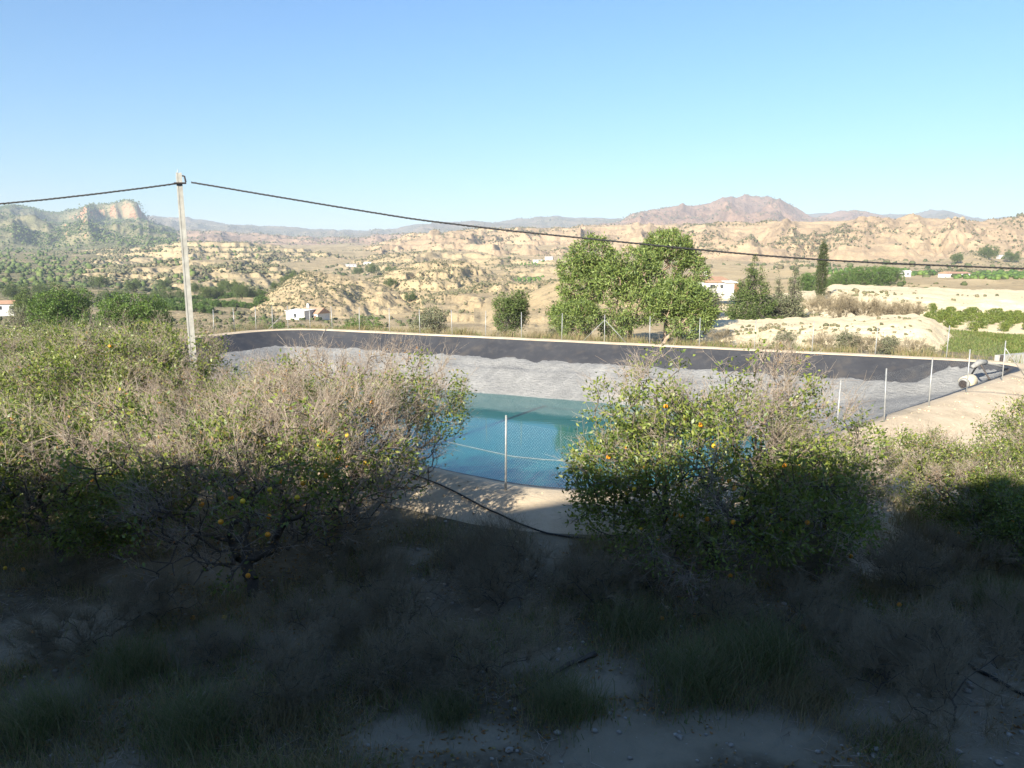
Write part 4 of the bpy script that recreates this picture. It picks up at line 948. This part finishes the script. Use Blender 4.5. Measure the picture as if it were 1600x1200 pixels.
for q, (px, D, sc) in enumerate([(450, 385, 1.1), (462, 390, 1.3), (475, 392, 0.9), (608, 370, 0.9), (640, 330, 0.8), (1497, 560, 1.4), (1545, 600, 2.0), (1580, 600, 1.8), (610, 600, 1.6), (665, 640, 1.5), (580, 620, 1.6), (560, 640, 1.3)]):
    put('hill_bush', T['pine'], px, D, sc, q * 0.9, 'lone dark round tree on the tan hills', 'tree', 'lone trees dotted over the hills')
for q, (px, D, sc, lab) in enumerate([(1318, 91, 1.25, 'grey leafless shrub under the pale bank, leftmost of the bare row'), (1352, 93, 1.15, 'grey leafless shrub under the pale bank, second of the bare row'), (1390, 92, 1.0, 'grey leafless shrub under the pale bank, third of the bare row'), (1427, 91, 0.9, 'slender bare shrub at the right end of the bare row')]):
    put('bare_shrub', T['bare'], px, D, sc, q, lab, 'shrub', 'leafless shrubs below the pale bank')
put('green_bush', T['drybush'], 1286, 86, 1.7, 1, 'yellowish dry bush left of the leafless shrubs', 'bush')
for q, (px, D, sc) in enumerate([(1230, 58, 1.3), (1300, 57, 1.3), (1340, 56, 1.5), (1362, 55, 1.2), (1395, 55, 1.4), (1440, 54, 1.2), (1465, 53, 1.0), (1130, 62, 1.2), (865, 70, 1.4), (845, 70, 1.2), (720, 80, 1.6), (390, 78, 1.8), (360, 72, 1.8), (700, 82, 1.3), (610, 83, 1.2)]):
    put('dry_bush', T['drybush'] if q % 2 else T['oliveshrub'], px, D, sc * (0.9 if q % 2 else 0.35), q * 1.7, 'low straggly bush growing just outside the far rim', 'bush', 'low bushes outside the far rim')
# orchard rows
row = 0
for r_ in range(10):
    for q in range(11):
        x = 36.0 + r_ * 3.1 + q * 1.9 + rgt.normal() * 0.12; y = 84 + q * 2.1 + rgt.normal() * 0.12
        px = pxof(x, y)
        if px < 1450 + (y - 84) * 0.5 or px > 1625: continue
        o = place_tree('young_citrus', T['smallcitrus'], (x, y, height(x, y) - 0.05), rgt.random() * 6, 0.44 + 0.14 * rgt.random(), 'x', 'tree', 'young citrus rows at right'); o['label'] = 'r%d' % r_
for py, D in ((462, 372), (474, 312), (486, 268)):
    for px in np.arange(238, 412 if D > 300 else 330, 8.5 * 330 / D):
        x, y, z = gpt(px + rgt.normal() * 1.0, D + rgt.normal() * 0.6)
        place_tree('orchard_tree', T['hedgetree'], (x, y, z - 0.1), rgt.random() * 6, 0.9 + 0.25 * rgt.random(), 'dark green orchard tree in the terraced rows behind the pole', 'tree', 'terraced orchard rows at left')

# ------------------------------------------------------------------ houses
def house(loc, rz, w, d, h, roof, label, rh=1.2, wins=2, door=True, roofmat='tile', chimney=False, name='house', wing=None):
    e = empty(name, loc, rz, label, 'house')
    MB().box(-w / 2, w / 2, -d / 2, d / 2, -0.6, h).build('wall', M['white'], e)
    o_ = 0.3
    if roof == 'gable':
        v = [(-w / 2 - o_, -d / 2 - o_, h - .05), (w / 2 + o_, -d / 2 - o_, h - .05), (w / 2 + o_, d / 2 + o_, h - .05), (-w / 2 - o_, d / 2 + o_, h - .05), (-w / 2 - o_, 0, h + rh), (w / 2 + o_, 0, h + rh)]
        f = [(0, 1, 5, 4), (2, 3, 4, 5), (1, 2, 5), (3, 0, 4), (3, 2, 1, 0)]
    else:
        v = [(-w / 2 - o_, -d / 2 - o_, h + .01), (w / 2 + o_, -d / 2 - o_, h + .01), (w / 2 + o_, d / 2 + o_, h + rh), (-w / 2 - o_, d / 2 + o_, h + rh), (-w / 2 - o_, -d / 2 - o_, h + .14), (w / 2 + o_, -d / 2 - o_, h + .14), (w / 2 + o_, d / 2 + o_, h + rh + .14), (-w / 2 - o_, d / 2 + o_, h + rh + .14)]
        f = [(0, 2, 3), (0, 1, 2), (4, 5, 6, 7), (0, 1, 5, 4), (1, 2, 6, 5), (2, 3, 7, 6), (3, 0, 4, 7)]
    rf = MB().add(v, f).build('roof', M[roofmat], e)
    if chimney: MB().box(-w * .38, -w * .38 + .6, -.3, .3, h, h + rh + 1.1).build('chimney', M['white'], rf)
    for q in range(wins):
        xx = -w / 2 + w * (q + 0.7) / (wins + 0.4)
        MB().box(xx - .45, xx + .45, -d / 2 - .04, -d / 2 + .1, h * .42, h * .78).build('window', M['glass'], e)
    if door: MB().box(w * .30, w * .30 + .9, -d / 2 - .04, -d / 2 + .1, 0, 2.05).build('door', M['door'], e)
    if wing:
        wx, ww, wh = wing
        MB().box(wx - ww / 2, wx + ww / 2, -d / 2 - 2.0, d / 2 - 0.6, -1.5, wh).build('wing', M['white'], e)
        MB().box(wx - ww / 2 - .2, wx + ww / 2 + .2, -d / 2 - 2.2, d / 2 - 0.55, wh + .002, wh + .18).build('wing_roof', M[roofmat], e)
    return e
def hput(px, py, D, rz, *a, **k_):
    x, y, z = at(px, py, D); return house((x, y, z), rz, *a, **k_)
hput(492, 503, 225, R(-22), 6.5, 6, 2.7, 'gable', 'white farmhouse with orange tiled roof seen just over the far rim', 1.6, 2, True, chimney=True)
hput(470, 503, 222, R(-22), 6.5, 5, 3.3, 'shed', 'flat white outbuilding joined to the left of the orange roofed farmhouse', 0.25, 1, False, 'white', name='outbuilding')
hput(1114, 457, 138, R(8), 4.6, 4, 1.9, 'shed', 'white house with sloping terracotta roof and chimney behind the eucalyptus', 0.8, 2, True, chimney=True)
hput(1137, 461, 136, R(8), 1.6, 3, 2.2, 'shed', 'small white annexe at the right of the terracotta roofed house', 0.3, 0, True, 'white', name='annexe')
hput(14, 489, 190, R(20), 6.0, 5, 2.4, 'gable', 'low white house with tiled roof at the left edge of the valley', 0.8, 2, True)
far_h = [(1378, 440, 330, 7, 'shed', 'white', 'long white shed at the left of the valley houses, by the green trees'),
         (1412, 440, 335, 4.5, 'gable', 'greyroof', 'small grey roofed house at the end of the white shed'),
         (1490, 447, 330, 11, 'gable', 'tile', 'long low house with pale pink roof in the right valley'),
         (1567, 402, 640, 8, 'gable', 'greyroof', 'solitary pale house on the right hillside between dark trees'),
         (841, 413, 690, 9, 'shed', 'white', 'white block house on the hillside left of the eucalyptus, upper one'),
         (858, 411, 700, 7, 'gable', 'greyroof', 'grey building beside the upper white house on the hillside'),
         (846, 438, 420, 6, 'gable', 'greyroof', 'pale shed at the foot of the hillside left of the eucalyptus, lower one'),
         (548, 408, 760, 10, 'shed', 'greyroof', 'long pale building far off between the two badland hills'),
         (575, 410, 780, 8, 'gable', 'white', 'small white building far off, right of the long pale one')]
for q, (px, py, D, w, rt, rm, lab) in enumerate(far_h):
    x, y, _ = at(px, py, D); house((x, y, height(x, y) - 0.2), R(q * 17 % 40 - 20), w, w * .6, 2.2, rt, lab, 0.7, 2, False, rm)

# ------------------------------------------------------------------ scrub on the hills
_t = (1 + 5 ** .5) / 2
ICO_V = unit(np.array([(-1, _t, 0), (1, _t, 0), (-1, -_t, 0), (1, -_t, 0), (0, -1, _t), (0, 1, _t), (0, -1, -_t), (0, 1, -_t), (_t, 0, -1), (_t, 0, 1), (-_t, 0, -1), (-_t, 0, 1)], float))
ICO_F = np.array([(0, 11, 5), (0, 5, 1), (0, 1, 7), (0, 7, 10), (0, 10, 11), (1, 5, 9), (5, 11, 4), (11, 10, 2), (10, 7, 6), (7, 1, 8), (3, 9, 4), (3, 4, 2), (3, 2, 6), (3, 6, 8), (3, 8, 9), (4, 9, 5), (2, 4, 11), (6, 2, 10), (8, 6, 7), (9, 8, 1)])
OCT_V = np.array([(1, 0, 0), (0, 1, 0), (-1, 0, 0), (0, -1, 0), (0, 0, 1), (0, 0, -1)], float)
OCT_F = np.array([(0, 1, 4), (1, 2, 4), (2, 3, 4), (3, 0, 4), (1, 0, 5), (2, 1, 5), (3, 2, 5), (0, 3, 5)])
def blobs(P, size, rng, hi=True, squash=0.75):
    V, Fc = (ICO_V, ICO_F) if hi else (OCT_V, OCT_F); n = len(P); m = len(V)
    a = rng.random(n) * 6.28; ca, sa = np.cos(a)[:, None], np.sin(a)[:, None]
    k_ = 0.65 + 0.7 * rng.random((n, m)); vx, vy_, vz = V[:, 0] * k_, V[:, 1] * k_, V[:, 2] * k_ * squash
    X_ = vx * ca - vy_ * sa; Y_ = vx * sa + vy_ * ca
    v = np.stack([X_, Y_, vz], -1) * size[:, None, None] * 0.5 + P[:, None, :] + np.array([0, 0, 1]) * (size * 0.22)[:, None, None]
    return v.reshape(-1, 3), (Fc[None] + (np.arange(n) * m)[:, None, None]).reshape(-1, 3)
rs = np.random.default_rng(91)
SC = [  # hill index, count, size range (m), clumpiness, hi
    (1, 3200, 3.0, 7.0, 0.6, False, 'dryscrub'), (2, 1000, 3.0, 7.0, 0.6, False, 'dryscrub'), (0, 6000, 4.0, 11.0, 0.6, False, 'dryscrub'),
    (3, 13000, 3.0, 6.5, 0.35, False, 'pine'), (4, 1500, 4, 8, 0.5, False, 'dryscrub'), (5, 4200, 1.8, 4.5, 0.6, False, 'dryscrub'), (6, 5200, 1.2, 3.6, 0.7, False, 'dryscrub'),
    (7, 8500, 2.0, 5.2, 0.6, False, 'dryscrub'), (8, 6500, 1.2, 4.4, 0.6, False, 'dryscrub'), (9, 2400, 0.8, 2.6, 0.6, False, 'dryscrub'), (10, 4200, 0.5, 1.6, 0.5, False, 'dryscrub'), (11, 3600, 0.4, 1.3, 0.5, False, 'dryscrub'),
    (12, 1500, 0.3, 1.0, 0.5, True, 'dryscrub'), (13, 700, 0.8, 2.2, 0.5, False, 'dryscrub'), (14, 1800, 1.0, 2.8, 0.6, False, 'dryscrub'), (17, 3600, 1.0, 3.0, 0.6, False, 'dryscrub'), (18, 2600, 0.4, 1.4, 0.5, True, 'dryscrub'), (19, 2200, 0.8, 2.6, 0.6, False, 'dryscrub'), (15, 420, 0.2, 0.9, 0.6, True, 'dryscrub'), (16, 420, 0.1, 0.5, 0.6, True, 'dryscrub')]
for hi_, cnt, s0, s1, cl, hq, mt in SC:
    h = HILLS[hi_]; V = h.v; px = pxof(V[:, 0], V[:, 1])
    ok = (px > -120) & (px < 1720) & (V[:, 1] < h.dc(px) + h.wb * 0.3); idx = np.nonzero(ok)[0]
    # even spread over the ground: weight by the patch's cell size, thinned by clumps
    w = V[idx, 1]; q = fbm(V[idx, 0] / (h.L * 0.8), V[idx, 1] / (h.L * 0.8), h.seed + 77, 4); w = w * (np.interp(px[idx], [0, 150, 320], [5, 3, 1]) if hi_ in (7, 8) else 1) * (np.clip(q + 0.5 - 0.35 * cl, 0.02, 1) ** (1 + 2 * cl))
    pick = rs.choice(idx, cnt, p=w / w.sum()); P = V[pick] + np.c_[rs.normal(size=(cnt, 2)) * h.wf / 160, np.zeros(cnt)]
    P[:, 2] = np.maximum(P[:, 2], h.z(pxof(P[:, 0], P[:, 1]), P[:, 1]) - 0.1) if True else P[:, 2]
    sz = s0 + (s1 - s0) * rs.random(cnt) ** 2.2
    v, f = blobs(P, sz, rs, hq)
    tag(link('scrub', mesh_np('scrub', v, f, False, [M[mt]])), 'low scrub dotted over a hillside', 'scrub', None, 'stuff')
# scrub of the valley floor
n = 12000; D = 95 * (800 / 95) ** rs.random(n); px = -100 + 1800 * rs.random(n); x = xof(px, D)
q = fbm(x / 40, D / 40, 95, 4); keep = q + 0.25 * (px < 600) > 0.02 + 0.25 * rs.random(n)
keep &= ~((px > 1050) & (D < 135)); x, D = x[keep], D[keep]; z = ground_z(x, D)
sz = (0.4 + 2.8 * rs.random(len(x)) ** 3) * np.clip((D - 60) / 250, 0.22, 1.5)
v, f = blobs(np.c_[x, D, z], sz, rs, True); tag(link('valley_scrub', mesh_np('valley_scrub', v, f, False, [M['scrub']])), 'low scrub covering the valley floor', 'scrub', None, 'stuff')
n = 2400; D = 430 * (1100 / 430) ** rs.random(n); px = -120 + 560 * rs.random(n) ** 1.4; x = xof(px, D); q = fbm(x / 55, D / 55, 97, 4); keep = q + np.interp(px, [0, 300, 440], [0.25, -0.05, -0.4]) > 0.1 * rs.random(n); x, D = x[keep], D[keep]
z = heights(x, D); sz = 1.6 + 3.8 * rs.random(len(x)) ** 2
v, f = blobs(np.c_[x, D, z], sz, rs, True, 0.9); tag(link('pine_wood', mesh_np('pine_wood', v, f, False, [M['pine']])), 'far pine wood filling the left side of the valley', 'wood', None, 'stuff')

# far orchard plots in the right valley
for nm, (p0, p1, d0, d1), mt in (('orchard_plot', (1395, 1465, 345, 430), 'bushgreen'), ('orchard_plot', (1500, 1700, 300, 420), 'bushgreen'), ('orchard_plot', (790, 850, 480, 540), 'bushgreen'), ('orchard_plot', (815, 850, 640, 690), 'bushgreen'), ('orchard_plot', (1290, 1420, 440, 470), 'bushgreen')):
    P = []
    for D in np.arange(d0, d1, 5.0):
        for x in np.arange(xof(p0, D), xof(p1, D), 3.2):
            if rs.random() < 0.85: P.append((x + rs.normal() * 0.3, D + rs.normal() * 0.4, 0))
    P = np.array(P); P[:, 2] = heights(P[:, 0], P[:, 1]); v, f = blobs(P, 2.0 + 0.9 * rs.random(len(P)), rs, True, 0.8)
    tag(link(nm, mesh_np(nm, v, f, False, [M[mt]])), 'green rows of a far orchard plot in the valley', 'orchard', None, 'stuff')

# ------------------------------------------------------------------ grass, weeds and litter
def blades(P, hgt, lean, rng, w=0.012):
    n = len(P); a = rng.random(n) * 6.28; d = np.c_[np.cos(a), np.sin(a), np.zeros(n)]; s = np.c_[-d[:, 1], d[:, 0], np.zeros(n)]
    hgt = np.reshape(hgt, (-1, 1)); m = P + d * lean * hgt * 0.35 + np.array([0, 0, 1.]) * hgt * 0.6; t = P + d * lean * hgt + np.array([0, 0, 1.]) * hgt * (0.95 + 0.1 * rng.random((n, 1)))
    v = np.stack([P - s * w, P + s * w, m + s * w * 0.8, m - s * w * 0.8, t + s * w * 0.15, t - s * w * 0.15], 1).reshape(-1, 3)
    b = (np.arange(n) * 6)[:, None]; return v, np.vstack([b + np.array([[0, 1, 2, 3]]), b + np.array([[3, 2, 4, 5]])])
def tufts(n_t, per, region, hr, rg, spread=0.14):
    C = region(n_t, rg); P = np.repeat(C, per, 0); P[:, :2] += rg.normal(size=(len(P), 2)) * spread
    hh = np.repeat(hr[0] + (hr[1] - hr[0]) * rg.random(n_t) ** 1.6, per) * (0.5 + 0.7 * rg.random(len(P)))
    P[:, 2] = ground_z(P[:, 0], P[:, 1]) - 0.03; return P, hh
rg = np.random.default_rng(201)
def reg_front(n, r):
    out = np.zeros((0, 3))
    while len(out) < n:
        y = 8.6 + 12 * r.random(n * 3) ** 1.2; x = (r.random(n * 3) - 0.5) * 1.75 * y
        q = fbm(x / 1.8, y / 1.8, 205, 3); k_ = (q > -0.12) & (sdist(x, y) > 2.8) & (bare_soil(x, y) < 0.25 + 0.6 * (r.random(len(x)) < 0.12)); out = np.vstack([out, np.c_[x, y, x * 0][k_]])
    return out[:n]
P, hh = tufts(3200, 22, reg_front, (0.06, 0.36), rg, 0.2); v, f = blades(P, hh, 0.7, rg, 0.004)
tag(link('dry_grass', mesh_np('dry_grass', v, f, False, [M['drygrass']])), 'dry grass and dead weeds over the shaded orchard floor', 'grass', None, 'stuff')
P, hh = tufts(1800, 22, reg_front, (0.05, 0.26), np.random.default_rng(207), 0.2); v, f = blades(P, hh, 0.9, rg, 0.006)
tag(link('green_weeds', mesh_np('green_weeds', v, f, False, [M['greengrass']])), 'green weeds over the shaded orchard floor', 'weeds', None, 'stuff')
def reg_right(n, r):
    out = np.zeros((0, 3))
    while len(out) < n:
        x = 5 + 22 * r.random(n * 3); y = 14 + 20 * r.random(n * 3); s_ = sdist(x, y); q = fbm(x / 2, y / 2, 215, 3)
        k_ = (s_ > 6.2 - 2.5 * q) & (x < y * 0.8); out = np.vstack([out, np.c_[x, y, x * 0][k_]])
    return out[:n]
P, hh = tufts(1000, 20, reg_right, (0.12, 0.5), rg); v, f = blades(P, hh, 0.5, rg, 0.008)
tag(link('bank_weeds', mesh_np('bank_weeds', v, f, False, [M['drygrass']])), 'dry straw weeds on the sunny bank at right', 'weeds', None, 'stuff')
def reg_far(n, r):
    i_ = r.integers(0, nL, n * 6); o_ = 1.0 + 3.2 * r.random(n * 6); P = loop[i_] + nrm[i_] * o_[:, None]
    k_ = (P[:, 1] > 44) & (fbm(P[:, 0] / 3, P[:, 1] / 3, 225, 3) + 0.25 > 0.5 * (o_ < 1.6)); return np.c_[P[k_], np.zeros(k_.sum())][:n]
P, hh = tufts(1500, 16, reg_far, (0.25, 0.95), rg, 0.2); P[:, 2] = np.maximum(P[:, 2], -0.5)
v, f = blades(P, hh, 0.4, rg, 0.014)
tag(link('rim_grass', mesh_np('rim_grass', v, f, False, [M['drygrass']])), 'straw coloured grass along the outside of the far rim', 'grass', None, 'stuff')
P, hh = tufts(700, 16, reg_far, (0.25, 0.8), np.random.default_rng(231), 0.2); v, f = blades(P, hh, 0.4, rg, 0.014)
tag(link('rim_weeds', mesh_np('rim_weeds', v, f, False, [M['greengrass']])), 'yellow green weeds along the outside of the far rim', 'weeds', None, 'stuff')
def reg_field(n, r):
    D = 60 + 19 * r.random(n); px = 1488 + 200 * r.random(n); return np.c_[xof(px, D), D, D * 0]
P, hh = tufts(3200, 9, reg_field, (0.08, 0.32), rg, 0.25); v, f = blades(P, hh, 0.6, rg, 0.03)
tag(link('field_crop', mesh_np('field_crop', v, f, False, [M['greengrass']])), 'low green crop on the field at the right edge', 'crop', None, 'stuff')
# single grass clumps and brush in the shade
def clump_me(key, seed, r_, h, n, mat, w=0.006, lean=0.45):
    g = np.random.default_rng(seed); P = np.c_[g.normal(size=(n, 2)) * r_ * 0.5, np.zeros(n) - 0.02]; v, f = blades(P, h * (0.45 + 0.6 * g.random(n)), lean, g, w); return mesh_np(key, v, f, False, [mat])
cg = clump_me('grass_clump', 241, 0.75, 0.75, 900, M['clump'], 0.005, 0.8); cd = clump_me('dry_clump', 243, 0.85, 0.55, 800, M['drygrass'], 0.0045, 0.9)
clumps = [(1085, 1080, 1.0, 0, 'tall grass clump low in the centre right, left of its neighbour'), (1190, 1050, 1.05, 0, 'tall grass clump low in the centre right, the larger right one'), (880, 1120, 0.75, 0, 'grass clump near the bottom, just right of centre'), (700, 1130, 0.6, 0, 'small grass clump near the bottom centre'),
          (60, 1140, 0.9, 0, 'grass clump in the bottom left corner'), (300, 1150, 0.9, 0, 'grass clump at the bottom, left of the trunk line'), (460, 1120, 0.7, 1, 'dry grass clump near the bottom, left of centre'), (985, 1000, 0.9, 0, 'weedy clump left of the right tree trunk'), (1250, 1100, 0.8, 1, 'dry grass clump beside the tall green ones'), (560, 1010, 0.7, 1, 'dry clump in the middle of the shaded floor'), (930, 880, 0.6, 1, 'dry clump at the left foot of the right tree'), (200, 1060, 0.8, 0, 'grass clump under the left trees'), (1560, 950, 0.9, 0, 'green clump at the right edge by the black hose')]
for px, py, sc, kd, lab in clumps:
    x, y, _ = on_plane(px, py, -0.7); e = empty('grass_clump', (x, y, height(x, y)), px, lab, 'grass', 'clumps on the shaded floor'); e.scale = (sc,) * 3
    link('blades', cd if kd else cg, e)['kind'] = 'stuff'
for px, py, sc, lab in [(1490, 1130, 0.85, 'leafless grey brush in the bottom right corner'), (1590, 1040, 0.7, 'leafless grey brush at the right edge above the corner'), (1370, 1090, 0.6, 'grey twiggy brush low at right, left of the larger brush')]:
    x, y, _ = on_plane(px, py, -0.7); place_tree('dead_brush', T['deadbrush'], (x, y, height(x, y)), px * 1.0, sc, lab, 'brush', 'grey brush at lower right')
low = [(560, 930), (640, 985), (720, 905), (480, 1010), (780, 960), (610, 1075), (420, 1085), (930, 960), (1010, 935), (1230, 980), (1330, 1010), (1280, 930), (150, 1010), (90, 920), (250, 980), (760, 1060), (520, 870), (1420, 940), (1500, 900), (1120, 985), (330, 1040), (830, 920)]
for q, (px, py) in enumerate(low):
    x, y, _ = on_plane(px, py, -0.7)
    place_tree('low_scrub', T['drybush'] if q % 3 else T['deadbrush'], (x, y, height(x, y) - 0.05), q * 1.9, 0.55 + 0.3 * ((q * 37) % 10) / 10, 'x', 'brush', 'low dry scrub on the shaded floor')
# hoses
def ground_line(pix, z=-0.6, lift=0.03, n=40):
    P = np.array([on_plane(a, b, z) for a, b in pix]); t = np.r_[0, np.cumsum(np.linalg.norm(np.diff(P, axis=0), axis=1))]; q = np.linspace(0, t[-1], n)
    x = np.interp(q, t, P[:, 0]); y = np.interp(q, t, P[:, 1])
    for _ in range(3): x[1:-1] = (x[:-2] + x[2:]) / 2; y[1:-1] = (y[:-2] + y[2:]) / 2
    return [(a, b, float(height(a, b)) + lift) for a, b in zip(x, y)]
tag(MB().tube(ground_line([(640, 770), (710, 798), (760, 822), (820, 840), (890, 852), (960, 856)], -0.45), 0.022, 7).build('hose', M['hose'], smooth=True), 'black irrigation hose along the foot of the reservoir bank', 'hose')
tag(MB().tube(ground_line([(1290, 950), (1360, 968), (1430, 990), (1500, 1030), (1560, 1062), (1660, 1105)], -0.65), 0.03, 7).build('hose', M['hose'], smooth=True), 'black irrigation hose snaking to the lower right edge', 'hose')
tag(MB().tube(ground_line([(800, 1095), (850, 1072), (880, 1052), (930, 1035)], -0.65, 0.05, 14), [0.02 + 0.002 * q for q in range(14)], 6).build('fallen_branch', M['bark'], smooth=True), 'dark fallen branch on the ground near bottom centre', 'branch')
# leaf litter and broken twigs
n = 26000; y = 8.8 + 11 * rg.random(n); x = (rg.random(n) - 0.5) * 1.8 * y; k_ = (fbm(x / 1.5, y / 1.5, 261, 4) > -0.25 + 0.5 * rg.random(n) + 0.4 * bare_soil(x, y)) & (sdist(x, y) > 3.2); x, y = x[k_], y[k_]
C = np.c_[x, y, ground_z(x, y) + 0.015]; ax_ = np.c_[rg.normal(size=(len(x), 2)), rg.normal(size=len(x)) * 0.25]
v, f = leaves(C, ax_, 0.05 + 0.05 * rg.random(len(x)), 0.025 + 0.02 * rg.random(len(x)), rg); tag(link('leaf_litter', mesh_np('leaf_litter', v, f, False, [M['dryleaf']])), 'fallen dry leaves under the citrus trees', 'litter', None, 'stuff')
n = 5000; y = 8.8 + 11 * rg.random(n); x = (rg.random(n) - 0.5) * 1.8 * y; k_ = (fbm(x / 2.5, y / 2.5, 263, 3) > -0.05) & (sdist(x, y) > 3.2); x, y = x[k_], y[k_]
A = np.c_[x, y, ground_z(x, y) + 0.01]; B = A + np.c_[rg.normal(size=(len(x), 2)) * 0.14, 0.02 + 0.10 * rg.random(len(x)) ** 2]
v, f = prisms(A, B, np.full(len(x), 0.005), np.full(len(x), 0.003)); tag(link('twig_litter', mesh_np('twig_litter', v, f, False, [M['twig']])), 'broken twigs on the orchard floor', 'twigs', None, 'stuff')
# pale line floating on the water
fl = [on_plane(a, b, WATER_Z + 0.02) for a, b in ((690, 688), (711, 693), (760, 704), (802, 713), (851, 718), (930, 722))]
tag(MB().tube(fl, 0.009, 5).build('floating_line', M['stone']), 'thin pale line floating across the water behind the lone post', 'rope')
# stones and fallen fruit
n = 5000; i_ = rg.integers(0, nL, n); o_ = 0.6 + 6.0 * rg.random(n) ** 1.3; C = loop[i_] + nrm[i_] * o_[:, None]; C = C[(C[:, 1] < 46) & (C[:, 0] > -8)]
z = heights(C[:, 0], C[:, 1]); v, f = blobs(np.c_[C, z - 0.01], 0.03 + 0.10 * rg.random(len(C)) ** 4, rg, True, 0.6); tag(link('bank_gravel', mesh_np('bank_gravel', v, f, False, [M['rim']])), 'small earth clods and gravel on the sunny rim', 'gravel', None, 'stuff')
n = 2600; C = np.c_[(rg.random(n) - 0.5) * 22, 8.8 + 9 * rg.random(n)]; z = ground_z(C[:, 0], C[:, 1]); sz = 0.025 + 0.10 * rg.random(n) ** 5
v, f = blobs(np.c_[C, z - 0.01], sz, rg, True, 0.6); tag(link('stones', mesh_np('stones', v, f, False, [M['stone']])), 'small pale stones scattered on the orchard floor', 'stones', None, 'stuff')
fall = [(302, 972, 0), (351, 972, 1), (50, 985, 0), (36, 888, 0), (8, 888, 1), (976, 893, 0), (1376, 1026, 0), (1255, 984, 0), (1313, 962, 1), (1034, 975, 0), (1085, 972, 0), (1404, 955, 0)]
for px, py, y_ in fall:
    x, y, _ = on_plane(px, py, -0.66)
    tag(link('fallen_orange', YELLOW if y_ else ORANGE, None, (x, y, height(x, y) + 0.04)), 'x', 'orange', 'fallen oranges')

# ------------------------------------------------------------------ which one is which: count along each row
ORD = 'first second third fourth fifth sixth seventh eighth ninth tenth eleventh twelfth thirteenth fourteenth fifteenth sixteenth seventeenth eighteenth nineteenth twentieth'.split()
def ordinal(q): return ORD[q] if q < 20 else ('twenty-' + ORD[q - 20] if q < 29 else 'thirtieth' if q == 29 else 'thirty-' + ORD[q - 30])
def bear(o): return o.location.x / o.location.y
def relabel(group, text):
    for q, o in enumerate(sorted([o for o in COL.objects if o.get('group') == group], key=bear)): o['label'] = text % ordinal(q)
relabel('pines in the left valley', 'dark pine in the left valley above the orchard terraces, %s from the left')
relabel('fallen oranges', 'fallen orange fruit on the shaded floor, %s from the left')
relabel('low dry scrub on the shaded floor', 'low dry twiggy scrub on the shaded orchard floor, %s from the left')
relabel('low bushes outside the far rim', 'low straggly bush just outside the far rim, %s from the left')
relabel('trees in the belt behind the cypress', 'green tree in the belt behind the cypress, %s from the left')
relabel('lone trees dotted over the hills', 'lone dark round tree on the tan hills, %s from the left')
for q, (y0, nm) in enumerate(((372, 'upper'), (312, 'middle'), (268, 'lower'))):
    row = sorted([o for o in COL.objects if o.get('group') == 'terraced orchard rows at left' and abs(o.location.y - y0) < 8], key=bear)
    for j_, o in enumerate(row): o['label'] = 'dark green orchard tree, %s from left in the %s terraced row behind the pole' % (ordinal(j_), nm)
yc = [o for o in COL.objects if o.get('group') == 'young citrus rows at right']
for j_, nm in enumerate(sorted(set(o['label'] for o in yc))):
    row = sorted([o for o in yc if o['label'] == nm], key=lambda o: o.location.y)
    for q, o in enumerate(row): o['label'] = 'young citrus at right, %s slanting row from the left, %s from its near end' % (ordinal(j_), ordinal(q))

# ------------------------------------------------------------------ air
k = NT('haze_air'); pv = k.n('ShaderNodeVolumePrincipled'); pv.inputs['Color'].default_value = (0.76, 0.87, 1.0, 1); pv.inputs['Density'].default_value = 0.00016
pv.inputs['Anisotropy'].default_value = 0.0; k.l(pv.outputs[0], k.out.inputs['Volume'])
ztop = max([float(h.v[:, 2].max()) for h in HILLS] + [40.0]) + 14
hz = MB().box(-6900, 6900, -6900, 6900, -32, ztop).build('haze', k.m); tag(hz, kind='stuff')
